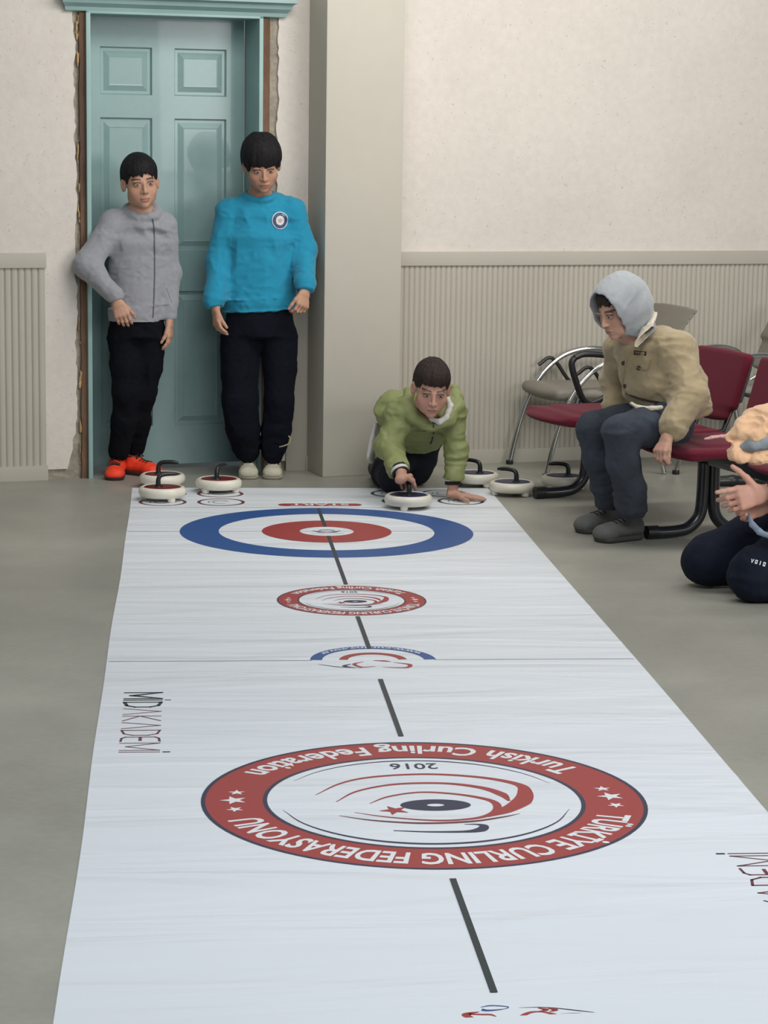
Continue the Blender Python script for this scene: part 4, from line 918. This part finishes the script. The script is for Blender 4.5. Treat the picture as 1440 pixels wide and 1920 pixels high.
# soft hood lying behind the neck and the open collar
for a0 in np.linspace(-2.3, 2.3, 12):
    q = lambda a: nk+V3(.088*math.sin(a)-.004, .055+.055*math.cos(a)-.02, .028*math.cos(a)+.012); V.cone(q(a0), q(a0+.42), .026, .026, .015)
V.econe(nk+V3(0, -.03, .15), nk+V3(.004, -.015, .008), (1, 0, 0), (.060, .05), (.052, .046), .01, .4, 'sub'); V.cone(nk+V3(.02, -.07, .03), nk+V3(.022, -.07, -.05), .034, .012, .01, 'sub')
V.chain([P(768, 735, 9.66), P(762, 760, 9.58), P(776, 782, 9.53), P(804, 802, 9.53)], [.022, .024, .022, .012], .012); V.chain([P(850, 733, 9.66), P(859, 760, 9.60), P(842, 788, 9.54), P(814, 804, 9.53)], [.020, .022, .020, .012], .012)
V.cut(P(747, 880, 9.41), wR-eR_, .06); V.cut(P(849, 895, 9.58), (0, 0, -1), .06)
V.folds(.007, 10, (1, 1, 1), None, 3.3); V.folds(.006, 18, (.6, .6, 1.7), None, 8.8); V.folds(.002, 36, (1, 1, 1), None, 5.)
jk = V.obj('jacket', M_green, t, 1)
def cuff(a, b, r, parent):
    a = np.array(a); b = np.array(b); n = 3
    for i, (m_, nm) in enumerate(((M_cuffb, 'cuff'), (M_whitec, 'cuff_stripe'), (M_cuffb, 'cuff'))):
        p, q = a+(b-a)*i/n, a+(b-a)*(i+1)/n; mb = MB(); mb.tube([p, p+(q-p)*.15, p+(q-p)*.85, q], [r*.96-i*.001, r-i*.001, r-i*.001, r*.96-i*.001], 28); mb.build(nm, m_, parent, smooth=True)
cuff(P(746, 875, 9.415), P(751, 886, 9.385)+V3(.003, 0, -.008), .0385, jk); cuff(P(849, 888, 9.58), P(849, 909, 9.575), .036, jk)
bvh = BVHTree.FromPolygons([v.co for v in jk.data.vertices], [p.vertices[:] for p in jk.data.polygons]); zz = []
for (u, v_) in ((812, 788), (813, 800), (813, 812), (811, 822), (808, 832)):
    d = nrm(P(u, v_, 9.6)-EYE); h_ = bvh.ray_cast(Vector(EYE), Vector(d))[0]
    if h_ is not None: zz.append(np.array(h_)-d*.004)
mb = MB(); mb.tube(spline(zz, 5), .0035, 8); mb.build('zip', M_blk, jk, smooth=True)
# pale lining showing at the open collar
V = Vol(nk-V3(.12, .16, .14), nk+V3(.14, .12, .12), .003)
V.chain([nk+V3(.070, -.0, .055), nk+V3(.078, -.045, .02), nk+V3(.058, -.078, -.025), nk+V3(.026, -.092, -.042), nk+V3(-.01, -.085, -.03)], [.008, .011, .012, .010, .007], .01); V.folds(.002, 40)
l_ = V.obj('collar_lining', M_whitec, jk, 1); l_['label'] = 'pale grey lining at the collar'
V = Vol((.66, 9.62, .0), (1.24, 10.30, .46), .005)
V.econe(P(790, 800, 10.10), P(780, 815, 10.0), (1, 0, 0), (.12, .10), (.12, .09), .03)
V.chain([P(757, 815, 10.0), P(748, 865, 9.90), knR+V3(0, 0, .012), V3(.88, 9.95, .058), V3(.87, 10.06, .055)], [.072, .066, .060, .052, .040], .03)
V.chain([P(795, 815, 9.98), P(789, 860, 9.96), knL+V3(0, 0, .012), V3(1.02, 10.14, .056), V3(1.01, 10.24, .05)], [.068, .062, .056, .050, .04], .03)
V.cut((.95, 9.95, .004), (0, 0, -1), .6)
V.folds(.005, 12, (1, 1, .8), None, 1.1); V.folds(.002, 32)
V.obj('trousers', M_navy3, t, 1)
# untucked pale shirt hem hanging at his right side
V = Vol((.70, 9.72, .10), (.92, 10.15, .42), .004)
V.econe(P(706, 800, 9.92), P(694, 862, 9.88), (.3, 1, 0), (.050, .016), (.060, .012), .02, .8); V.folds(.004, 22)
V.obj('shirt_hem', M_whitec, t, 1)
M_bsh = mat('black_trainer', (24, 24, 30), .5); M_bsole = mat('grey_trainer_sole', (120, 120, 122), .6)
def lying_shoe(t, ankle, toe, m, ms):
    a = np.array(ankle, float); b = np.array(toe, float); V = Vol(np.minimum(a, b)-.09, np.maximum(a, b)+.09, .004)
    V.chain([a+V3(0, -.02, .01), a*.5+b*.5, b], [.038, .036, .030], .02); V.cone(a, a+V3(0, -.05, .02), .036, .036); V.folds(.002, 40); o = V.obj('shoe', m, t, 1)
    d = nrm(b-a); V = Vol(np.minimum(a, b)-.10, np.maximum(a, b)+.10, .004); n_ = nrm(np.cross(d, (1, 0, 0))); n_ = n_ if n_[2] > 0 else n_
    V.chain([a+V3(0, .012, .022), (a+b)/2+V3(0, .010, .020), b+V3(0, .006, .014)], [.026, .028, .024], .02); V.obj('sole', ms, o, 1)
lying_shoe(t, (.865, 10.06, .07), (.855, 10.18, .045), M_bsh, M_bsole); lying_shoe(t, (1.0, 10.30, .05), (1.0, 10.44, .045), M_bsh, M_bsole)

# ================= hooded boy on the bench
t = person('boy', W(4.15, 7.85, 0), 'boy in a grey hood, tan jacket, jeans and grey boots sitting on the burgundy bench')
M_tan = mat('tan_corduroy', (162, 146, 114), .9, noise=[(26, .93, 1.06), (90, .95, 1.04)], bump=[(240, .35, .002)], sheen=.25)
M_fleece = mat('cream_fleece', (206, 196, 176), .95, noise=[(60, .93, 1.05)], bump=[(160, .5, .003)], sheen=.4)
M_hood4 = mat('light_grey_jersey', (156, 160, 163), .95, noise=[(50, .95, 1.04)], bump=[(260, .3, .001)], sheen=.3)
M_jean = mat('dark_blue_denim', (52, 58, 68), .9, noise=[(14, .82, 1.18), (120, .9, 1.1)], bump=[(300, .3, .001)])
M_boot = mat('grey_suede_boot', (98, 99, 96), .85, noise=[(30, .88, 1.1)], bump=[(140, .4, .002)]); M_bootsole = mat('grey_boot_sole', (72, 70, 66), .8)
hc = P(1160, 578, 8.62); hR = frame((-.90, -.52, -.40), (-.10, 0, 1)); hs = .95
nk = P(1190, 628, 8.70); ch = P(1222, 700, 8.68); pv = P(1262, 782, 8.66)
sL, eL_, wL = P(1268, 655, 8.58), P(1292, 742, 8.50), P(1252, 818, 8.40)
sR, eR_, wR = P(1163, 650, 8.82), P(1152, 715, 8.92), P(1150, 765, 8.88)
hpL, hpR = P(1258, 795, 8.56), P(1215, 788, 8.78)
knL, knR = P(1163, 812, 8.46), P(1112, 803, 8.66); anL, anR = P(1180, 948, 8.50), P(1142, 938, 8.70)
V = Vol((1.50, 8.20, .02), (2.15, 9.06, 1.06), .006, (((1.58, 1.92, .003),), ((8.3, 8.8, .003),), ((.78, 1.04, .0024), (.30, .46, .003))))
head_vol(V, hc, hR, hs)
V.econe(hc+hR@V3(0, -.02, -.05)*hs, nk, hR[:, 0], (.043, .045), (.045, .046), .02); V.econe(nk, ch, sL-sR, (.06, .05), (.11, .08), .03); V.econe(ch, pv, sL-sR, (.11, .08), (.10, .08), .03)
limb(V, [nk, sR], [.04, .04]); limb(V, [nk, sL], [.04, .04]); limb(V, [sR, eR_, wR], [.036, .029, .022]); limb(V, [sL, eL_, wL], [.036, .029, .022])
limb(V, [hpR, knR, anR], [.05, .034, .026]); limb(V, [hpL, knL, anL], [.05, .034, .026])
dL = nrm(P(1236, 848, 8.37)-wL); hand_vol(V, wL, dL, (.8, .5, -.2), (.1, -.6, .8), .92, ((.55, .9, .5), (.6, .9, .5), (.65, .9, .5), (.7, .9, .5)), .02, (.9, .12, .2), .35, .2)
dR = nrm(P(1146, 790, 8.84)-wR); hand_vol(V, wR, dR, (.6, -.5, .1), (-.6, -.8, 0), .86, ((.4, .6, .4),)*4, .02)
finish_body(V, t, hc, hR, hs, M_skin, (.52, .30, .22))
hair_vol(hc, hR, hs*.98, side=-.02, nape=-.05, fringe=.036, vol=.004, seed=8.8).obj('hair', M_hairbr, t, 0)
# hood: shell round the head, open at the face
T = hl(hc, hR, hs)
V = Vol(hc-.22, hc+.22, .0035)
V.ell(T(0, -.030, .024), (.092, .110, .108), hR, .02); V.econe(T(0, -.045, -.03), T(0, -.055, -.115), hR[:, 0], (.092, .088), (.078, .070), .04); V.ell(T(0, .046, .008), (.084, .068, .094), hR, .03)
V.econe(T(0, -.02, .012), T(0, .16, -.016), hR[:, 0], (.080, .100), (.076, .090), .012, .6, 'sub'); V.ell(T(0, -.01, .012), (.080, .094, .094), hR, .01, 'sub'); V.econe(T(0, -.03, -.02), T(0, -.03, -.17), hR[:, 0], (.070, .062), (.055, .05), .01, .6, 'sub')
V.ell(T(0, .128, -.07), (.110, .060, .13), hR, .012, 'sub')
V.folds(.0035, 11, (1, 1, 1), None, 2.2); V.folds(.0015, 26)
V.obj('hood', M_hood4, t, 1)
V = Vol((1.48, 8.22, .34), (2.22, 9.08, .98), .0048)
sd = nrm(sL-sR)
V.econe(P(1208, 652, 8.70), P(1232, 715, 8.68), sd, (.135, .090), (.145, .105), .03, .6); V.econe(P(1232, 715, 8.68), P(1262, 778, 8.66), sd, (.145, .105), (.145, .110), .03, .4)
V.chain([P(1240, 640, 8.66), sL, eL_, P(1262, 800, 8.42)], [.055, .064, .062, .050], .03); V.chain([P(1185, 640, 8.76), sR, eR_, P(1151, 762, 8.88)], [.05, .052, .050, .042], .03)
V.econe(P(1278, 690, 8.72), P(1290, 770, 8.72), sd, (.10, .045), (.12, .05), .04)
V.econe(nk+V3(-.01, 0, .12), nk+V3(0, 0, .01), sd, (.06, .055), (.055, .050), .01, .4, 'sub')
V.cut(P(1252, 818, 8.40)-dL*.004, dL, .07)
V.folds(.007, 10, (1, 1, 1), None, 6.3); V.folds(.0045, 19, (.6, .6, 1.5), None, 2.8); V.folds(.002, 38)
jk = V.obj('jacket', M_tan, t, 1)
bvh = BVHTree.FromPolygons([v.co for v in jk.data.vertices], [p.vertices[:] for p in jk.data.polygons])
def onj(u, v, off=.002):
    d = P(u, v, 8.7)-EYE; d = nrm(d); h_ = bvh.ray_cast(Vector(EYE), Vector(d))[0]; return None if h_ is None else np.array(h_)-d*off
# fleece collar flaps, hem, placket, buttons, pocket and small chest patch
V = Vol(nk-.17, nk+.17, .0032)
cl = [(1222, 592), (1226, 604), (1216, 622), (1203, 640), (1190, 655)]
V.econe(P(1224, 592, 8.63), P(1215, 615, 8.555), (.5, -.3, .6), (.024, .010), (.031, .010), .01); V.econe(P(1215, 615, 8.555), P(1196, 648, 8.52), (.6, -.2, .5), (.031, .010), (.020, .008), .01, .3)
V.chain([P(1222, 590, 8.70), P(1215, 590, 8.82), P(1190, 600, 8.90)], [.016, .02, .016], .01); V.folds(.002, 45)
c_ = V.obj('collar', M_fleece, jk, 1); c_['label'] = 'cream fleece collar'
def jstrip(pts, r, nm, m):
    q = [onj(u, v) for u, v in pts]; q = [x for x in q if x is not None]
    if len(q) > 2: mb = MB(); mb.tube(spline(q, 4), r, 8); return mb.build(nm, m, jk, smooth=True)
M_tan2 = mat('tan_corduroy_edge', (150, 134, 104), .9); M_btn = mat('dark_horn_button', (52, 40, 30), .4)
jstrip([(1176, 655), (1172, 690), (1168, 722), (1180, 740)], .004, 'placket', M_tan2)
jstrip([(1189, 672), (1190, 680), (1194, 688), (1210, 694), (1218, 690), (1221, 675)], .0025, 'pocket_flap', M_tan2)
jstrip([(1174, 738), (1195, 746), (1220, 752), (1238, 755)], .004, 'hem_seam', M_btn)
for (u, v) in ((1169, 681), (1197, 690), (1170, 724)):
    q = onj(u, v)
    if q is not None: decal(jk, q, EYE-q, (1, 0, 0), disc(.0085, 16), 'button', M_btn, jk, .002, .003)
q = onj(1200, 662); n_ = nrm(EYE-q)
pt = decal(jk, q, n_, (1, .1, -.1), [[(-.024, -.008), (.024, -.008), (.024, .008), (-.024, .008)]], 'chest_patch', mat('brown_patch', (66, 48, 34), .8), jk, .003, .001)
decal(jk, q, n_, (1, .1, -.1), [[(-.018+.0095*i, -.004), (-.013+.0095*i, -.004), (-.011+.0095*i, .004), (-.016+.0095*i, .004)] for i in range(4)], 'patch_stitching', M_tan, pt, .0045, .0006)
V = Vol((1.62, 8.3, .40), (2.12, 8.85, .56), .0045)
V.chain([P(1184, 756, 8.53), P(1198, 765, 8.50), P(1222, 766, 8.47), P(1240, 764, 8.46)], [.006, .008, .008, .007], .01); V.folds(.002, 40)
h_ = V.obj('fleece_hem', M_fleece, jk, 1)
V = Vol((1.46, 8.24, .10), (2.14, 9.05, .58), .0046)
V.econe(hpL, hpR, (0, 0, 1), (.09, .09), (.09, .09), .03, .5)
V.chain([hpL, (hpL+knL)/2+V3(0, 0, .008), knL, P(1168, 870, 8.46), P(1182, 925, 8.50), P(1184, 950, 8.505)], [.080, .074, .064, .058, .056, .056], .02)
V.chain([hpR, (hpR+knR)/2, knR, P(1123, 860, 8.66), P(1138, 915, 8.70), P(1142, 935, 8.70)], [.078, .070, .060, .056, .054, .054], .02)
V.folds(.005, 13, (1, 1, .8), None, 3.9); V.folds(.0045, 22, (.6, .6, 1.6), None, 4.9, zr=(.10, .26)); V.folds(.002, 40)
V.obj('jeans', M_jean, t, 1)
def boot(heel, toe, L):
    up = shoe(t, heel, toe, L, M_boot, M_bootsole, M_laceb, None, .0035, .145, False, None, 1.20, 1.22); return up
for heel, toe in ((P(1203, 992, 8.62)[:2], P(1112, 1006, 8.52)[:2]), (P(1165, 965, 8.83)[:2], P(1090, 975, 8.74)[:2])):
    up = boot(heel, toe, .235); bvh2 = BVHTree.FromPolygons([v.co for v in up.data.vertices], [p.vertices[:] for p in up.data.polygons])
    f = nrm(V3(toe[0]-heel[0], toe[1]-heel[1], 0)); l = np.cross(Zh, f)
    for y in (.10, .118, .136):
        q = []
        for x in np.linspace(-.024, .024, 7):
            o_ = V3(heel[0], heel[1], 0)+l*x+f*y+Zh*.2; h2 = bvh2.ray_cast(Vector(o_), Vector((0, 0, -1)))[0]
            if h2 is not None: q.append(np.array(h2)+Zh*.001)
        mb = MB(); mb.tube(q, .003, 8); mb.build('lace', M_laceb, up, smooth=True)

# ================= person kneeling at the right edge
t = person('person', (1.98, 7.62, 0), 'person kneeling at the right edge in dark jacket and navy track trousers, hands together')
M_blackj = mat('black_jacket', (18, 19, 26), .8, noise=[(40, .85, 1.15)]); M_navy5 = mat('navy_track_trousers', (22, 28, 42), .9, noise=[(30, .85, 1.12)], bump=[(240, .2, .001)], spec=.2); M_lblue = mat('light_blue_shirt', (138, 152, 172), .9)
knR, knL = V3(1.775, 7.64, .07), V3(1.875, 7.38, .07); hpR, hpL = V3(2.14, 7.61, .24), V3(2.16, 7.42, .24); anR, anL = V3(2.16, 7.62, .05), V3(2.20, 7.36, .05)
pv = V3(2.17, 7.51, .27); ch = V3(2.17, 7.50, .60); nk = V3(2.20, 7.50, .80); hc = V3(2.19, 7.495, .93); hR = frame((-1, -.15, -.2)); hs = .98
sR, sL = V3(2.18, 7.66, .73), V3(2.19, 7.34, .73); eR_, eL_ = V3(2.17, 7.66, .47), V3(2.21, 7.30, .46)
wL = P(1432, 925, 7.36); wR = P(1428, 950, 7.46)
V = Vol((1.66, 7.14, -.002), (2.42, 7.9, 1.10), .0065, (((1.74, 1.98, .0028),), ((7.28, 7.54, .003),), ((.30, .44, .0028), (.80, 1.08, .003))))
head_vol(V, hc, hR, hs)
V.econe(hc+hR@V3(0, -.02, -.05)*hs, nk, hR[:, 0], (.045, .047), (.048, .048), .02); V.econe(nk, ch, (0, 1, 0), (.06, .05), (.12, .085), .03); V.econe(ch, pv, (0, 1, 0), (.12, .085), (.10, .085), .03)
for s_, e_, w_ in ((sR, eR_, wR), (sL, eL_, wL)): limb(V, [nk, s_], [.04, .04]); limb(V, [s_, e_, w_], [.038, .03, .026])
for h_, k_, a_ in ((hpR, knR, anR), (hpL, knL, anL)): limb(V, [h_, k_, a_], [.055, .04, .028])
hand_vol(V, wL, P(1372, 938, 7.35)-wL, (0, 1, -.25), (-.28, .1, 1), 1.12, ((-.08, .0, .0), (.40, .55, .3), (.5, .6, .3), (.55, .6, .3)), .02, (.62, .50, .2), -.2, .05)
hand_vol(V, wR, P(1366, 962, 7.40)-wR, (0, -1, .55), (-.3, .2, 1), 1.12, ((.35, .6, .4), (.4, .65, .4), (.45, .7, .4), (.5, .7, .4)), .03, (.85, .2, .2), .3)
finish_body(V, t, hc, hR, hs, M_skin, (.58, .31, .235))
hair_vol(hc, hR, hs, side=-.03, nape=-.07, fringe=.03, vol=.014, seed=2.8).obj('hair', M_hairb, t, 0)
V = Vol((1.80, 7.12, .16), (2.48, 7.95, .92), .006)
V.econe(nk+V3(0, 0, -.05), ch, (0, 1, 0), (.12, .095), (.14, .11), .03, .5); V.econe(ch, pv+V3(0, 0, -.02), (0, 1, 0), (.14, .11), (.14, .12), .03, .3)
cR_, cL_ = wR+(eR_-wR)*.10, wL+(eL_-wL)*.09
V.chain([nk+V3(0, .07, -.05), sR, eR_, cR_], [.055, .062, .056, .042], .03); V.chain([nk+V3(0, -.07, -.05), sL, eL_, cL_], [.055, .062, .056, .042], .03)
V.econe(nk+V3(0, 0, .12), nk, (0, 1, 0), (.06, .055), (.055, .05), .01, .4, 'sub')
V.cut(wL+(eL_-wL)*.05, wL-eL_, .06); V.cut(wR+(eR_-wR)*.05, wR-eR_, .06)
V.folds(.006, 10); V.folds(.003, 24); jk = V.obj('jacket', M_blackj, t, 1)
V = Vol((1.80, 7.18, .14), (2.40, 7.9, .40), .005)
V.chain([P(1403, 966, 7.41), P(1411, 984, 7.35), P(1424, 997, 7.31), P(1445, 1006, 7.28)], [.007, .009, .010, .010], .008); V.folds(.002, 30); V.obj('shirt_hem', M_lblue, jk, 1)
V = Vol((1.64, 7.14, -.0), (2.40, 7.9, .42), .0052)
V.econe(pv, (hpR+hpL)/2, (0, 1, 0), (.15, .11), (.15, .11), .03)
V.chain([hpR, (hpR+knR)/2+V3(0, 0, .012), knR+V3(.02, 0, .022), V3(2.0, 7.64, .055), anR], [.098, .092, .080, .062, .045], .03)
V.chain([hpL, (hpL+knL)/2+V3(0, 0, .012), knL+V3(.02, 0, .022), V3(2.05, 7.37, .055), anL], [.098, .092, .082, .062, .045], .03)
V.cut((1.98, 7.6, .003), (0, 0, -1), .7); V.folds(.005, 10, (1, 1, 1), None, 4.5); V.folds(.002, 30)
tr = V.obj('trousers', M_navy5, t, 1)
bvh = BVHTree.FromPolygons([v.co for v in tr.data.vertices], [p.vertices[:] for p in tr.data.polygons])
d_ = nrm(P(1422, 1055, 7.3)-EYE); h_ = bvh.ray_cast(Vector(EYE), Vector(d_)); q = np.array(h_[0]); n_ = nrm(np.array(h_[1]))
rx = nrm(P(1438, 1061, 7.4)-P(1408, 1049, 7.4))
pl = [[(-.026+.0135*i+x*.0105, y*.014-.007) for x, y in poly] for i, g in enumerate((
    [[(0, 1), (.3, 1), (.5, .35), (.7, 1), (1, 1), (.6, 0), (.4, 0)]], [[(.1, 0), (.9, 0), (.9, .28), (.1, .28)], [(.1, .72), (.9, .72), (.9, 1), (.1, 1)], [(.1, .28), (.35, .28), (.35, .72), (.1, .72)], [(.65, .28), (.9, .28), (.9, .72), (.65, .72)]],
    [[(.35, 0), (.65, 0), (.65, 1), (.35, 1)]], [[(.1, 0), (.9, 0), (.9, .28), (.1, .28)], [(.1, .72), (.9, .72), (.9, 1), (.1, 1)], [(.1, .28), (.35, .28), (.35, .72), (.1, .72)], [(.65, .28), (.9, .28), (.9, .72), (.65, .72)]])) for poly in g]
decal(tr, q, n_, rx, pl, 'thigh_print', mat('white_print', (214, 218, 222), .6), tr, .002, .001)
for a_ in (anR, anL): lying_shoe(t, a_+V3(-.0, 0, .02), a_+V3(.13, 0, 0), M_bsh, M_bsole)
